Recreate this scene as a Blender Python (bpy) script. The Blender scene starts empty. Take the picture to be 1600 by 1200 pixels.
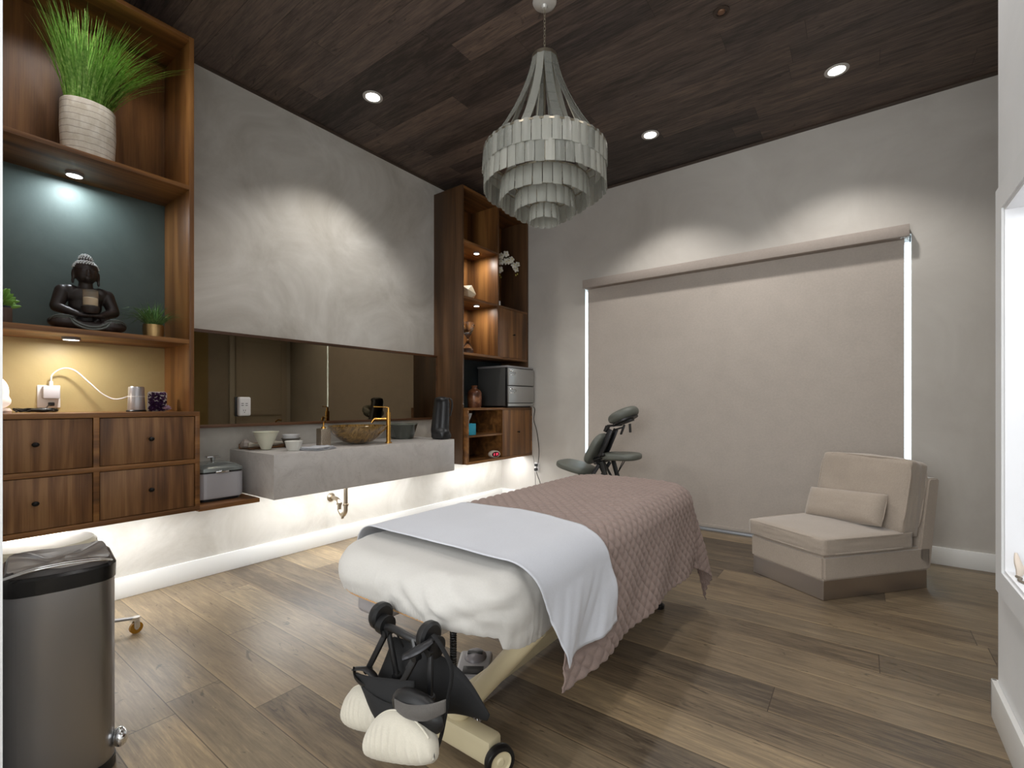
import bpy, bmesh, math, random
from mathutils import Vector, Matrix, noise
random.seed(7)
SC = bpy.context.scene
COL = SC.collection
PI = math.pi

# ------------------------------------------------------------------ camera
cd = bpy.data.cameras.new('camera'); cam = bpy.data.objects.new('camera', cd); COL.objects.link(cam)
cam.location = (3.656, -4.719, 1.2)
cam.rotation_euler = (math.radians(90), 0, math.radians(36.52))
cd.sensor_width = 36; cd.lens = 36*736/1600; cd.shift_y = 30/1600; cd.clip_start = 0.02
SC.camera = cam
# ------------------------------------------------------------------ colour management
SC.view_settings.view_transform = 'Standard'; SC.view_settings.look = 'None'
SC.view_settings.gamma = 1; SC.view_settings.use_curve_mapping = False
SC.view_settings.exposure = 0.1
# ------------------------------------------------------------------ world (daylight outside the blind)
w = bpy.data.worlds.new('daylight'); SC.world = w; w.use_nodes = True
bg = w.node_tree.nodes['Background']
bg.inputs[0].default_value = (0.72, 0.90, 1.0, 1); bg.inputs[1].default_value = 10.0

def area(name, loc, rot, sx, sy, power, col=(1, .93, .85), shape='RECTANGLE', spread=180):
    l = bpy.data.lights.new(name, 'AREA'); l.energy = power; l.color = col; l.shape = shape
    l.size = sx; l.size_y = sy; l.spread = math.radians(spread)
    o = bpy.data.objects.new(name, l); o.location = loc; o.rotation_euler = rot; COL.objects.link(o); return o
def spot(name, loc, rot, power, size=110, blend=.6, col=(1, .93, .84), rad=.05):
    l = bpy.data.lights.new(name, 'SPOT'); l.energy = power; l.color = col
    l.spot_size = math.radians(size); l.spot_blend = blend; l.shadow_soft_size = rad
    o = bpy.data.objects.new(name, l); o.location = loc; o.rotation_euler = rot; COL.objects.link(o); return o
def point(name, loc, power, col, rad=.05):
    l = bpy.data.lights.new(name, 'POINT'); l.energy = power; l.color = col; l.shadow_soft_size = rad
    o = bpy.data.objects.new(name, l); o.location = loc; COL.objects.link(o); return o

CZ = 3.54
DOWN = [(0.66, -2.46), (2.18, -0.70), (3.52, -0.70)]          # the three seen in the photo
DOWN_FILL = [(0.66, -4.1), (2.1, -4.0), (3.3, -3.6), (3.5, -2.2)]           # unseen downlights added for ambient light, out of the frame
for i, (x, y) in enumerate(DOWN):
    spot('downlight_lamp', (x, y, CZ-.03), (0, 0, 0), 66, 108, .55, (1, .96, .915), .06)
for (x, y) in DOWN_FILL:
    spot('downlight_lamp', (x, y, CZ-.03), (0, 0, 0), 24, 140, .8, (1, .96, .93), .06)
# soft fill added behind the camera, no visible source
area('hall_light', (3.0, -6.3, 2.0), (math.radians(80), 0, 0), 2.0, 2.4, 85, (.96, .98, 1))
# LED strips under the wall-hung units
area('led_under_drawers', (0.26, -4.03, 0.545), (0, 0, 0), .10, .9, 7, (.97, .985, 1))
area('led_under_counter', (0.28, -2.36, 0.565), (0, 0, 0), .10, 1.62, 12.5, (.97, .985, 1))
area('led_under_bookcase', (0.26, -0.60, 0.56), (0, 0, 0), .10, 1.1, 8, (.97, .985, 1))
# puck lamps
area('puck_lamp', (0.13, -4.06, 2.463), (0, 0, 0), .055, .055, 3.2, (.86, .93, 1), 'DISK')
area('puck_lamp', (0.22, -4.09, 1.538), (0, 0, 0), .055, .055, 2.4, (1, .97, .92), 'DISK')
area('puck_lamp', (0.27, -0.80, 2.834), (0, 0, 0), .05, .05, 2.6, (1, .96, .9), 'DISK')
area('puck_lamp', (0.27, -0.80, 2.259), (0, 0, 0), .05, .05, 2.6, (1, .96, .9), 'DISK')

# ------------------------------------------------------------------ materials
def S(r, g, b):
    f = lambda c: (c/255/12.92) if c <= 10.3 else ((c/255+.055)/1.055)**2.4
    return (f(r), f(g), f(b), 1)
MATS = {}
def mat(name, col, rough=.6, metal=0, **k):
    if name in MATS: return MATS[name]
    m = bpy.data.materials.new(name); m.use_nodes = True; MATS[name] = m
    b = m.node_tree.nodes['Principled BSDF']
    b.inputs['Base Color'].default_value = col if len(col) == 4 else (*col, 1)
    b.inputs['Roughness'].default_value = rough; b.inputs['Metallic'].default_value = metal
    if 'trans' in k: b.inputs['Transmission Weight'].default_value = k['trans']
    if 'ior' in k: b.inputs['IOR'].default_value = k['ior']
    if 'emit' in k: b.inputs['Emission Color'].default_value = k['emit']; b.inputs['Emission Strength'].default_value = k.get('es', 1)
    if 'sheen' in k: b.inputs['Sheen Weight'].default_value = k['sheen']; b.inputs['Sheen Roughness'].default_value = .5
    if 'sub' in k: b.inputs['Subsurface Weight'].default_value = k['sub']; b.inputs['Subsurface Radius'].default_value = (.03, .02, .015)
    if 'aniso' in k: b.inputs['Anisotropic'].default_value = k['aniso']
    if 'coat' in k: b.inputs['Coat Weight'].default_value = k['coat']
    return m
class NT:
    def __init__(s, m): s.t = m.node_tree; s.n = s.t.nodes; s.l = s.t.links; s.b = s.n['Principled BSDF']
    def add(s, typ, **kw):
        n = s.n.new(typ)
        for k, v in kw.items(): setattr(n, k, v)
        return n
    def link(s, a, b): s.l.new(a, b)
    def pos(s): return s.add('ShaderNodeNewGeometry').outputs['Position']
    def mapping(s, src, scale, rot=(0, 0, 0), loc=(0, 0, 0)):
        m = s.add('ShaderNodeMapping'); m.inputs['Scale'].default_value = scale
        m.inputs['Rotation'].default_value = rot; m.inputs['Location'].default_value = loc
        s.link(src, m.inputs['Vector']); return m.outputs['Vector']
    def noise(s, vec, scale, detail=3, rough=.55, dist=0):
        n = s.add('ShaderNodeTexNoise'); n.inputs['Scale'].default_value = scale; n.inputs['Detail'].default_value = detail
        n.inputs['Roughness'].default_value = rough; n.inputs['Distortion'].default_value = dist
        s.link(vec, n.inputs['Vector']); return n.outputs['Fac']
    def ramp(s, fac, stops):
        r = s.add('ShaderNodeValToRGB'); e = r.color_ramp.elements
        while len(e) < len(stops): e.new(.5)
        for i, (p, c) in enumerate(stops): e[i].position = p; e[i].color = c
        s.link(fac, r.inputs['Fac']); return r.outputs['Color']
    def math(s, op, a, b=None, c=None):
        n = s.add('ShaderNodeMath', operation=op)
        for i, v in enumerate((a, b, c)):
            if v is None: continue
            if isinstance(v, (int, float)): n.inputs[i].default_value = v
            else: s.link(v, n.inputs[i])
        return n.outputs[0]
    def mix(s, fac, a, b, mode='MIX'):
        n = s.add('ShaderNodeMix', data_type='RGBA', blend_type=mode)
        for sock, v in ((n.inputs[0], fac), (n.inputs[6], a), (n.inputs[7], b)):
            if isinstance(v, (int, float)): sock.default_value = v
            elif isinstance(v, tuple): sock.default_value = v
            else: s.link(v, sock)
        return n.outputs[2]
    def bump(s, h, strength=.3, dist=.01):
        n = s.add('ShaderNodeBump'); n.inputs['Strength'].default_value = strength; n.inputs['Distance'].default_value = dist
        s.link(h, n.inputs['Height']); s.link(n.outputs['Normal'], s.b.inputs['Normal'])
    def color(s, c): s.link(c, s.b.inputs['Base Color'])

def wood(name, axis, c1, c2, c3, rough=.42, band=9):
    m = mat(name, c2, rough); t = NT(m); p = t.pos()
    sc = [1.0, 1.0, 1.0]; sc[axis] = .07
    v = t.mapping(p, tuple(sc))
    big = t.noise(v, band, 2, .5, .6)
    sf = [1.0, 1.0, 1.0]; sf[axis] = .025
    v2 = t.mapping(p, tuple(sf))
    fine = t.noise(v2, 170, 3, .7, .3)
    f = t.math('ADD', t.math('MULTIPLY', big, .75), t.math('MULTIPLY', fine, .25))
    t.color(t.ramp(f, [(.36, c1), (.5, c2), (.64, c3)]))
    t.bump(fine, .12, .002)
    return m
WA = S(80, 52, 26); WB = S(120, 79, 41); WC = S(152, 106, 58)
wood_v = wood('walnut_vertical', 2, WA, WB, WC)
wood_h = wood('walnut_horizontal', 1, WA, WB, WC, band=12)
wood_front = wood('walnut_drawer_front', 2, S(88, 58, 34), S(122, 84, 50), S(152, 112, 72), band=16)
wood_d = wood('walnut_dark_side', 2, S(66, 46, 30), S(88, 62, 40), S(108, 78, 52))
frame_wood = wood('mirror_frame_walnut', 1, S(60, 38, 22), S(84, 54, 32), S(104, 70, 44))
table_wood = wood('birch_rail', 0, S(150, 108, 62), S(176, 132, 82), S(196, 152, 100))

def planks(name, cols, rough, off_y, wid, length, vari=1.0, edge=(.12, .06, .03, 1), light=.3):
    m = mat(name, cols[1], rough); t = NT(m); p = t.pos()
    sep = t.add('ShaderNodeSeparateXYZ'); t.link(p, sep.inputs[0]); X, Y = sep.outputs[0], sep.outputs[1]
    yy = t.math('DIVIDE', t.math('SUBTRACT', Y, off_y), wid)
    row = t.math('FLOOR', yy); fy = t.math('FRACT', yy)
    wn = t.add('ShaderNodeTexWhiteNoise', noise_dimensions='1D'); t.link(row, wn.inputs['W'])
    xx = t.math('ADD', t.math('DIVIDE', X, length), t.math('MULTIPLY', wn.outputs['Value'], 7.3))
    colm = t.math('FLOOR', xx); fx = t.math('FRACT', xx)
    cv = t.add('ShaderNodeCombineXYZ'); t.link(row, cv.inputs[0]); t.link(colm, cv.inputs[1])
    w2 = t.add('ShaderNodeTexWhiteNoise', noise_dimensions='3D'); t.link(cv.outputs[0], w2.inputs['Vector'])
    # grain, shifted per plank
    sh = t.add('ShaderNodeVectorMath', operation='SCALE'); t.link(w2.outputs['Color'], sh.inputs[0]); sh.inputs['Scale'].default_value = 20
    ad = t.add('ShaderNodeVectorMath', operation='ADD'); t.link(p, ad.inputs[0]); t.link(sh.outputs[0], ad.inputs[1])
    g1 = t.noise(t.mapping(ad.outputs[0], (.16, 1, 1)), 16, 6, .68, .7)
    g2 = t.noise(t.mapping(ad.outputs[0], (.06, 1, 1)), 95, 4, .7, .3)
    f = t.math('ADD', t.math('MULTIPLY', g1, .52), t.math('MULTIPLY', g2, .48))
    f = t.math('ADD', f, t.math('MULTIPLY', w2.outputs['Value'], .30*vari))
    c = t.ramp(f, [(.46, cols[0]), (.60, cols[1]), (.76, cols[2]), (.94, cols[3])])
    sc2 = t.add('ShaderNodeSeparateColor'); t.link(w2.outputs['Color'], sc2.inputs[0])
    c = t.mix(t.math('MULTIPLY', t.math('GREATER_THAN', sc2.outputs[1], .6), .45), c, t.mix(1.0, c, S(205, 212, 225), 'MULTIPLY'))
    kn = t.noise(t.mapping(ad.outputs[0], (.3, 1, 1)), 13, 3, .6, 2.5)
    c = t.mix(t.math('MULTIPLY', t.math('SMOOTH_MIN', t.math('MULTIPLY', t.math('MAXIMUM', t.math('SUBTRACT', kn, .64), 0), 16), 1, .1), .6), c, tuple(x*.35 for x in cols[0][:3])+(1,))
    ey = t.math('MINIMUM', fy, t.math('SUBTRACT', 1, fy)); ex = t.math('MULTIPLY', t.math('MINIMUM', fx, t.math('SUBTRACT', 1, fx)), length/wid)
    e = t.math('MINIMUM', ex, ey)
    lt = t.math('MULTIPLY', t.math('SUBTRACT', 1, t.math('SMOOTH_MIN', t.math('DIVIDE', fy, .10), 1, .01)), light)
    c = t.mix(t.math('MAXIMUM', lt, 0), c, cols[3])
    ln = t.math('LESS_THAN', e, .010)
    c = t.mix(t.math('MULTIPLY', ln, .75), c, edge)
    t.color(c)
    hh = t.math('SUBTRACT', t.math('MULTIPLY', g2, .5), t.math('MULTIPLY', ln, 1.0))
    t.bump(hh, .25, .003)
    return m
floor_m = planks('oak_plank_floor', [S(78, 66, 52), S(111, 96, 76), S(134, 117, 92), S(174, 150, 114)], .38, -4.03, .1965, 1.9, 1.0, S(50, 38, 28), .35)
ceil_m = planks('dark_plank_ceiling', [S(48, 40, 36), S(84, 71, 64), S(116, 98, 86), S(134, 114, 98)], .55, -3.435, .19, 1.5, .65, S(40, 30, 26), .0)

def plaster(name, c1, c2, rough=.75, bumps=.15):
    m = mat(name, c1, rough); t = NT(m); p = t.pos()
    n = t.noise(p, 1.6, 6, .62, .8); n2 = t.noise(p, 45, 3, .6)
    t.color(t.ramp(n, [(.3, c1), (.7, c2)])); t.bump(t.math('ADD', n2, t.math('MULTIPLY', n, 2)), bumps, .004)
    return m
wall_m = plaster('limewash_plaster', S(176, 171, 161), S(216, 213, 206))
wallb_m = plaster('grey_plaster', S(186, 181, 174), S(200, 196, 189))
white_m = plaster('white_plaster', S(224, 226, 226), S(234, 235, 235), .6, .05)
white_paint = mat('white_trim_paint', S(226, 226, 223), .45)
niche_m = mat('niche_white', S(240, 241, 243), .5)

def stone(name, c1, c2, rough=.3):
    m = mat(name, c1, rough); t = NT(m); p = t.pos()
    n = t.noise(p, 3, 8, .6, 2.5); v = t.noise(p, 9, 6, .7, 3)
    c = t.ramp(n, [(.3, c1), (.6, c2)])
    vein = t.math('LESS_THAN', t.math('ABSOLUTE', t.math('SUBTRACT', v, .42)), .012)
    t.color(t.mix(t.math('MULTIPLY', vein, .22), c, S(120, 105, 95))); return m
counter_m = stone('grey_quartz', S(188, 184, 180), S(202, 198, 194))

def fabric(name, c, rough=.9, scale=900, amt=.12, bumps=.3, sheen=.3, var=None, bigw=.3):
    m = mat(name, c, rough, sheen=sheen); t = NT(m); p = t.pos()
    a = t.noise(t.mapping(p, (1, .25, 1)), scale, 2, .6); b = t.noise(t.mapping(p, (.25, 1, .25)), scale, 2, .6)
    f = t.math('MULTIPLY', t.math('ADD', a, b), .5)
    big = t.noise(p, 6, 3, .5)
    lo = tuple(x*(1-amt*1.6) for x in c[:3])+(1,); hi = tuple(min(1, x*(1+amt*1.6)) for x in c[:3])+(1,)
    cc = t.ramp(t.math('ADD', t.math('MULTIPLY', f, 1-bigw), t.math('MULTIPLY', big, bigw)), [(.35, lo), (.65, hi)])
    t.color(cc); t.bump(f, bumps, .001); return m
blind_m = fabric('linen_blind_fabric', S(184, 175, 166), .9, 260, .05, .25, 0)
blind_b = MATS['linen_blind_fabric'].node_tree.nodes['Principled BSDF']
seat_m = fabric('taupe_velour', S(170, 157, 143), .85, 300, .07, .15, .5)
quilt_m = fabric('mauve_quilt_cotton', S(134, 116, 108), .9, 260, .06, .3, .1)
sheet_m = fabric('white_cotton_sheet', S(188, 190, 196), .8, 500, .03, .1, .2)
fitted_m = fabric('off_white_fitted_sheet', S(186, 183, 177), .8, 500, .03, .1, .2)
cream_cover = fabric('cream_cotton_cover', S(184, 178, 163), .85, 500, .04, .1, .2)
vinyl_gray = mat('grey_green_vinyl', S(96, 99, 92), .45)
vinyl_black = mat('black_vinyl', S(26, 27, 29), .38)
webbing = fabric('black_webbing', S(11, 11, 12), .85, 500, .1, .2, 0)
webbing_gray = fabric('grey_elastic_band', S(74, 70, 66), .8, 500, .1, .2, .1)
black_plastic = mat('black_plastic', S(16, 16, 17), .4)
dark_metal = mat('dark_grey_metal', S(60, 60, 62), .35, .8)
black_knob = mat('black_iron_knob', S(24, 22, 22), .4, .6)
steel = mat('brushed_steel', S(158, 158, 160), .3, 1, aniso=.6)
def brushed(m):
    t = NT(m); n = t.noise(t.mapping(t.pos(), (.01, .01, 1)), 900, 2, .6)
    t.link(t.ramp(n, [(.3, (.25, .25, .25, 1)), (.7, (.33, .33, .33, 1))]), t.b.inputs['Roughness'])
chrome = mat('chrome', S(225, 225, 225), .12, 1)
nickel = mat('brushed_nickel', S(176, 164, 146), .3, 1)
brass = mat('polished_brass', S(214, 164, 84), .25, 1)
gold_pot = mat('brushed_gold_metal', S(190, 158, 108), .35, .9)
mirror_m = mat('bronze_mirror', S(128, 116, 96), .02, 1)
plastic_w = mat('white_plastic', S(228, 226, 224), .4)
plastic_g = mat('grey_plastic', S(140, 138, 138), .4)
cream_metal = mat('cream_powder_coat', S(206, 194, 160), .38)
green_back = plaster('slate_green_wallpaper', S(74, 88, 84), S(88, 102, 98), .6, .1)
dark_back = plaster('dark_slate_wallpaper', S(44, 52, 54), S(54, 62, 64), .6, .1)
gold_back = plaster('ochre_gold_wallpaper', S(176, 156, 106), S(190, 170, 120), .5, .15)
glass_m = mat('clear_glass', (1, 1, 1, 1), .02, 0, trans=1, ior=1.33)
pane_m = mat('window_glass', (1, 1, 1, 1), .0, 0, trans=1, ior=1.02)
buddha_m = mat('dark_bronze_resin', S(44, 36, 34), .38)
silver_m = mat('silver_curls', S(215, 217, 217), .35, .3)
robe_m = mat('verdigris_robe', S(92, 98, 94), .5, .2)
emit_w = mat('lamp_lens', (1, 1, 1, 1), .4, 0, emit=(1, .97, .93, 1), es=9)
emit_strip = mat('led_strip', (1, 1, 1, 1), .4, 0, emit=(1, .97, .93, 1), es=3)
salt_m = mat('glowing_salt_crystal', S(250, 236, 222), .5, 0, emit=(1, .86, .74, 1), es=.55)
blade_m = mat('grass_blade', S(112, 160, 62), .5)
blade_d = mat('dark_grass_blade', S(58, 100, 44), .5)
soil_m = mat('dark_moss', S(34, 44, 24), .9)
wax = mat('white_wax', S(236, 228, 214), .5, 0, sub=.2)

# ------------------------------------------------------------------ mesh helpers
def NB(): return bmesh.new()
def bx(bm, x0, x1, y0, y1, z0, z1, bev=0, seg=2):
    r = bmesh.ops.create_cube(bm, size=1)
    vs = r['verts']
    for v in vs: v.co = Vector(((x0+x1)/2+v.co.x*(x1-x0), (y0+y1)/2+v.co.y*(y1-y0), (z0+z1)/2+v.co.z*(z1-z0)))
    if bev > 0:
        es = list({e for v in vs for e in v.link_edges})
        bmesh.ops.bevel(bm, geom=es, offset=bev, segments=seg, profile=.5, affect='EDGES')
    return bm
def xf(bm, M, start=0):
    vs = list(bm.verts)[start:]
    bmesh.ops.transform(bm, matrix=M, verts=vs)
def lathe(bm, prof, c=(0, 0, 0), seg=32, sx=1, sy=1):
    """prof: list of (r, z); closes ends when r == 0"""
    c = Vector(c); rings = []
    for r, z in prof:
        if r < 1e-6: rings.append([bm.verts.new(c+Vector((0, 0, z)))])
        else: rings.append([bm.verts.new(c+Vector((r*sx*math.cos(2*PI*i/seg), r*sy*math.sin(2*PI*i/seg), z))) for i in range(seg)])
    for a, b in zip(rings, rings[1:]):
        for i in range(seg):
            j = (i+1) % seg
            if len(a) == 1 and len(b) == 1: continue
            if len(a) == 1: bm.faces.new((a[0], b[j], b[i]))
            elif len(b) == 1: bm.faces.new((a[i], a[j], b[0]))
            else: bm.faces.new((a[i], a[j], b[j], b[i]))
    return bm
def cyl(bm, p0, p1, r0, r1=None, seg=16):
    p0, p1 = Vector(p0), Vector(p1); r1 = r0 if r1 is None else r1
    d = p1-p0; q = d.to_track_quat('Z', 'Y').to_matrix().to_4x4(); n = len(bm.verts)
    M = Matrix.Translation(p0) @ q
    rings = []
    for r, z in ((0, 0), (r0, 0), (r1, d.length), (0, d.length)):
        if r == 0: rings.append([bm.verts.new(M @ Vector((0, 0, z)))])
        else: rings.append([bm.verts.new(M @ Vector((r*math.cos(2*PI*i/seg), r*math.sin(2*PI*i/seg), z))) for i in range(seg)])
    for a, b in zip(rings, rings[1:]):
        for i in range(seg):
            j = (i+1) % seg
            if len(a) == 1: bm.faces.new((a[0], b[j], b[i]))
            elif len(b) == 1: bm.faces.new((a[i], a[j], b[0]))
            else: bm.faces.new((a[i], a[j], b[j], b[i]))
    return bm
def bar(bm, p0, p1, w, t, up=(0, 0, 1), bev=.002):
    """rectangular bar from p0 to p1, width w across, thickness t along up"""
    p0, p1 = Vector(p0), Vector(p1); d = (p1-p0); L = d.length; d.normalize(); up = Vector(up)
    s = d.cross(up)
    if s.length < 1e-4: s = d.cross(Vector((1, 0, 0)))
    s.normalize(); u = s.cross(d)
    M = Matrix((( d.x, s.x, u.x, p0.x), (d.y, s.y, u.y, p0.y), (d.z, s.z, u.z, p0.z), (0, 0, 0, 1)))
    n = NB(); bx(n, 0, L, -w/2, w/2, -t/2, t/2, bev); bmesh.ops.transform(n, matrix=M, verts=n.verts)
    merge(bm, n); return bm
def merge(bm, n):
    me = bpy.data.meshes.new('tmp'); n.to_mesh(me); n.free(); bm.from_mesh(me); bpy.data.meshes.remove(me)
def smooth_path(pts, k=6):
    P = [Vector(p) for p in pts]
    if len(P) < 3 or k < 2: return P
    out = []
    for i in range(len(P)-1):
        a = P[max(i-1, 0)]; b = P[i]; c = P[i+1]; d = P[min(i+2, len(P)-1)]
        for j in range(k):
            t = j/k
            out.append(.5*((2*b)+(c-a)*t+(2*a-5*b+4*c-d)*t*t+(3*b-a-3*c+d)*t**3))
    out.append(P[-1]); return out
def tube(bm, pts, r, seg=8, k=6, closed=False, flat=1.0):
    P = smooth_path(pts, k) if not closed else [Vector(p) for p in pts]
    n = len(P); rr = r if callable(r) else (lambda t: r); rings = []
    prev = None
    for i, p in enumerate(P):
        if closed: d = (P[(i+1) % n]-P[i-1])
        else: d = (P[min(i+1, n-1)]-P[max(i-1, 0)])
        d.normalize()
        if prev is None:
            s = d.cross(Vector((0, 0, 1)));
            if s.length < 1e-3: s = d.cross(Vector((1, 0, 0)))
        else: s = prev-d*prev.dot(d)
        s.normalize(); prev = s; u = d.cross(s); R = rr(i/max(1, n-1))
        rings.append([bm.verts.new(p+s*R*math.cos(2*PI*j/seg)+u*R*flat*math.sin(2*PI*j/seg)) for j in range(seg)])
    m = n if closed else n-1
    for i in range(m):
        a, b = rings[i], rings[(i+1) % n]
        for j in range(seg): bm.faces.new((a[j], a[(j+1) % seg], b[(j+1) % seg], b[j]))
    if not closed:
        bm.faces.new(rings[0][::-1]); bm.faces.new(rings[-1])
    return bm
def ell(bm, c, s, rot=None, seg=16, rings=10):
    n = NB(); bmesh.ops.create_uvsphere(n, u_segments=seg, v_segments=rings, radius=1)
    M = Matrix.Translation(Vector(c)) @ (rot.to_matrix().to_4x4() if rot is not None else Matrix()) @ Matrix.Diagonal((*s, 1))
    bmesh.ops.transform(n, matrix=M, verts=n.verts); merge(bm, n); return bm
def extr(bm, poly, z0, z1, bev=0):
    """prism: poly = list of (x, y)"""
    n = NB(); vs = [n.verts.new((x, y, z0)) for x, y in poly]; f = n.faces.new(vs)
    r = bmesh.ops.extrude_face_region(n, geom=[f]); top = [v for v in r['geom'] if isinstance(v, bmesh.types.BMVert)]
    for v in top: v.co.z = z1
    if bev: bmesh.ops.bevel(n, geom=list(n.edges), offset=bev, segments=2, affect='EDGES')
    merge(bm, n); return bm
def rrect(x0, x1, y0, y1, r, k=6):
    out = []
    for cx, cy, a in ((x1-r, y1-r, 0), (x0+r, y1-r, 90), (x0+r, y0+r, 180), (x1-r, y0+r, 270)):
        for i in range(k+1):
            t = math.radians(a+90*i/k); out.append((cx+r*math.cos(t), cy+r*math.sin(t)))
    return out

def thing(name, label, cat, loc, rot=0, group=None):
    o = bpy.data.objects.new(name, None); COL.objects.link(o); o.location = loc; o.rotation_euler = (0, 0, rot)
    o.empty_display_size = .05; o['label'] = label; o['category'] = cat
    if group: o['group'] = group
    return o
def obj(name, bm, m, parent=None, smooth=True, local=False, angle=35, mods=None, label=None):
    bmesh.ops.recalc_face_normals(bm, faces=bm.faces)
    me = bpy.data.meshes.new(name); bm.to_mesh(me); bm.free()
    me.materials.append(m)
    if smooth:
        me.polygons.foreach_set('use_smooth', [True]*len(me.polygons))
        me.set_sharp_from_angle(angle=math.radians(angle))
    o = bpy.data.objects.new(name, me); COL.objects.link(o)
    if parent is not None:
        o.parent = parent
        if not local: o.matrix_parent_inverse = world(parent).inverted()
    if label: o['label'] = label
    return o
def world(o):
    M = Matrix.Translation(o.location) @ o.rotation_euler.to_matrix().to_4x4() @ Matrix.Diagonal((*o.scale, 1))
    if o.parent: return world(o.parent) @ o.matrix_parent_inverse @ M
    return M
def tag(o, label, cat, group=None):
    o['label'] = label; o['category'] = cat
    if group: o['group'] = group
    return o
def struct(name, bm, m, parent=None, **k):
    o = obj(name, bm, m, parent, **k)
    if parent is None: o['kind'] = 'structure'
    return o
def box1(name, b, m, parent=None, bev=.0, **k):
    return obj(name, bx(NB(), *b, bev), m, parent, **k)
def dup(root, loc, rot=None, label=None, group=None):
    r = root.copy(); COL.objects.link(r); r.location = loc
    if rot is not None: r.rotation_euler = rot
    if label: r['label'] = label
    if group: r['group'] = group
    def rec(src, dst):
        for ch in list(src.children):
            c = ch.copy(); COL.objects.link(c); c.parent = dst; c.matrix_parent_inverse = ch.matrix_parent_inverse.copy(); rec(ch, c)
    rec(root, r); return r

# ================================================================== STRUCTURE
def quad(bm, pts): bm.faces.new([bm.verts.new(p) for p in pts])
struct('floor', bx(NB(), -.15, 5.4, -6.7, .15, -.1, 0), floor_m, smooth=False)
struct('ceiling', bx(NB(), -.15, 5.4, -6.7, .15, CZ, CZ+.1), ceil_m, smooth=False)
struct('wall_left', bx(NB(), -.15, 0, -6.7, .15, 0, CZ), wall_m, smooth=False)
OX0, OX1, OZ = 1.18, 3.968, 2.50
bm = NB(); bx(bm, 0, OX0, 0, .15, 0, CZ); bx(bm, OX1, 5.4, 0, .15, 0, CZ); bx(bm, OX0, OX1, 0, .15, OZ, CZ)
struct('wall_back', bm, wallb_m, smooth=False)
struct('wall_alcove', bx(NB(), 5.2, 5.4, -6.7, 0, 0, CZ), wallb_m, smooth=False)
struct('wall_front', bx(NB(), -.15, 5.4, -6.85, -6.7, 0, CZ), wall_m, smooth=False)
struct('wall_near', bx(NB(), 0, 1.85, -6.7, -4.5215, 0, CZ), white_m, smooth=False)
# right-hand wall with the lit display niche
NY0, NY1, NZ0, NZ1, WX = -3.60, -2.335, .596, 1.895, 4.075
bm = NB()
bx(bm, WX, 4.58, -6.7, NY0, 0, CZ); bx(bm, WX, 4.58, NY0, -2.185, 0, NZ0); bx(bm, WX, 4.58, NY0, -2.185, NZ1, CZ)
bx(bm, WX, 4.58, NY1, -2.185, NZ0, NZ1)
struct('wall_right', bm, white_m, smooth=False)
bm = NB()
bx(bm, 4.45, 4.46, NY0+.012, NY1-.012, NZ0, NZ1); bx(bm, WX-.01, 4.45, NY1-.012, NY1-.001, NZ0, NZ1); bx(bm, WX-.01, 4.45, NY0+.001, NY0+.012, NZ0, NZ1)
bx(bm, WX-.01, 4.45, NY0+.012, NY1-.012, NZ0, NZ0+.012); bx(bm, WX-.01, 4.45, NY0+.012, NY1-.012, NZ1-.012, NZ1)
struct('trim_2', bm, niche_m, smooth=False)
bm = NB(); FX = 4.058
bx(bm, FX, WX-.001, NY1, -2.245, .51, 1.985); bx(bm, FX, WX-.001, NY0-.09, NY0, .51, 1.985)
bx(bm, FX, WX-.001, NY0, NY1, .51, NZ0); bx(bm, FX, WX-.001, NY0, NY1, NZ1, 1.985)
struct('trim_1', bm, white_m, smooth=False)
area('niche_led', (4.26, -2.95, NZ1-.03), (0, 0, 0), .25, 1.1, 3.4, (.96, .98, 1))
# baseboards
bm = NB(); bx(bm, 0, .016, -4.527, 0, 0, .13, .003); struct('baseboard_left', bm, white_paint)
bm = NB(); bx(bm, .016, OX0, -.016, 0, 0, .13, .003); bx(bm, OX1, 5.2, -.016, 0, 0, .13, .003); struct('baseboard_back', bm, white_paint)
bm = NB(); bx(bm, WX-.018, WX-.0005, -6.6, -2.172, 0, .145, .003); bx(bm, WX-.018, 4.58, -2.185, -2.169, 0, .145, .003); struct('baseboard_right', bm, white_paint)
# strip along the ceiling, coloured dark to draw a thin shadow line
bm = NB(); bx(bm, 0, .014, -4.527, 0, CZ-.02, CZ); bx(bm, .014, 5.2, -.014, 0, CZ-.02, CZ); struct('trim_3', bm, mat('dark_ceiling_trim', S(70, 58, 48), .6), smooth=False)
# sliding window behind the blind
bm = NB()
for x0, x1 in ((OX1-.008, OX1), (2.52, 2.60)): bx(bm, x0, x1, .05, .11, .0, OZ)
bx(bm, OX0, OX0+.002, .001, .149, 0, OZ); bx(bm, OX1-.002, OX1, .001, .149, 0, OZ)
bx(bm, OX0, OX1, .05, .11, 0, .05); bx(bm, OX0, OX1, .05, .11, OZ-.05, OZ)
wn = struct('window_1', bm, mat('white_aluminium_frame', S(228, 232, 236), .4), smooth=False)
bm = NB(); bx(bm, OX0+.003, 2.52, .075, .081, .05, OZ-.05); bx(bm, 2.60, OX1-.008, .079, .085, .05, OZ-.05)
obj('window_pane', bm, pane_m, wn, smooth=False)
# outside: pale terrace, for whatever shows through the slits
struct('ground', bx(NB(), -4, 9, .16, 9, -.12, -.02), mat('pale_terrace', S(220, 222, 224), .8), smooth=False)
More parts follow.
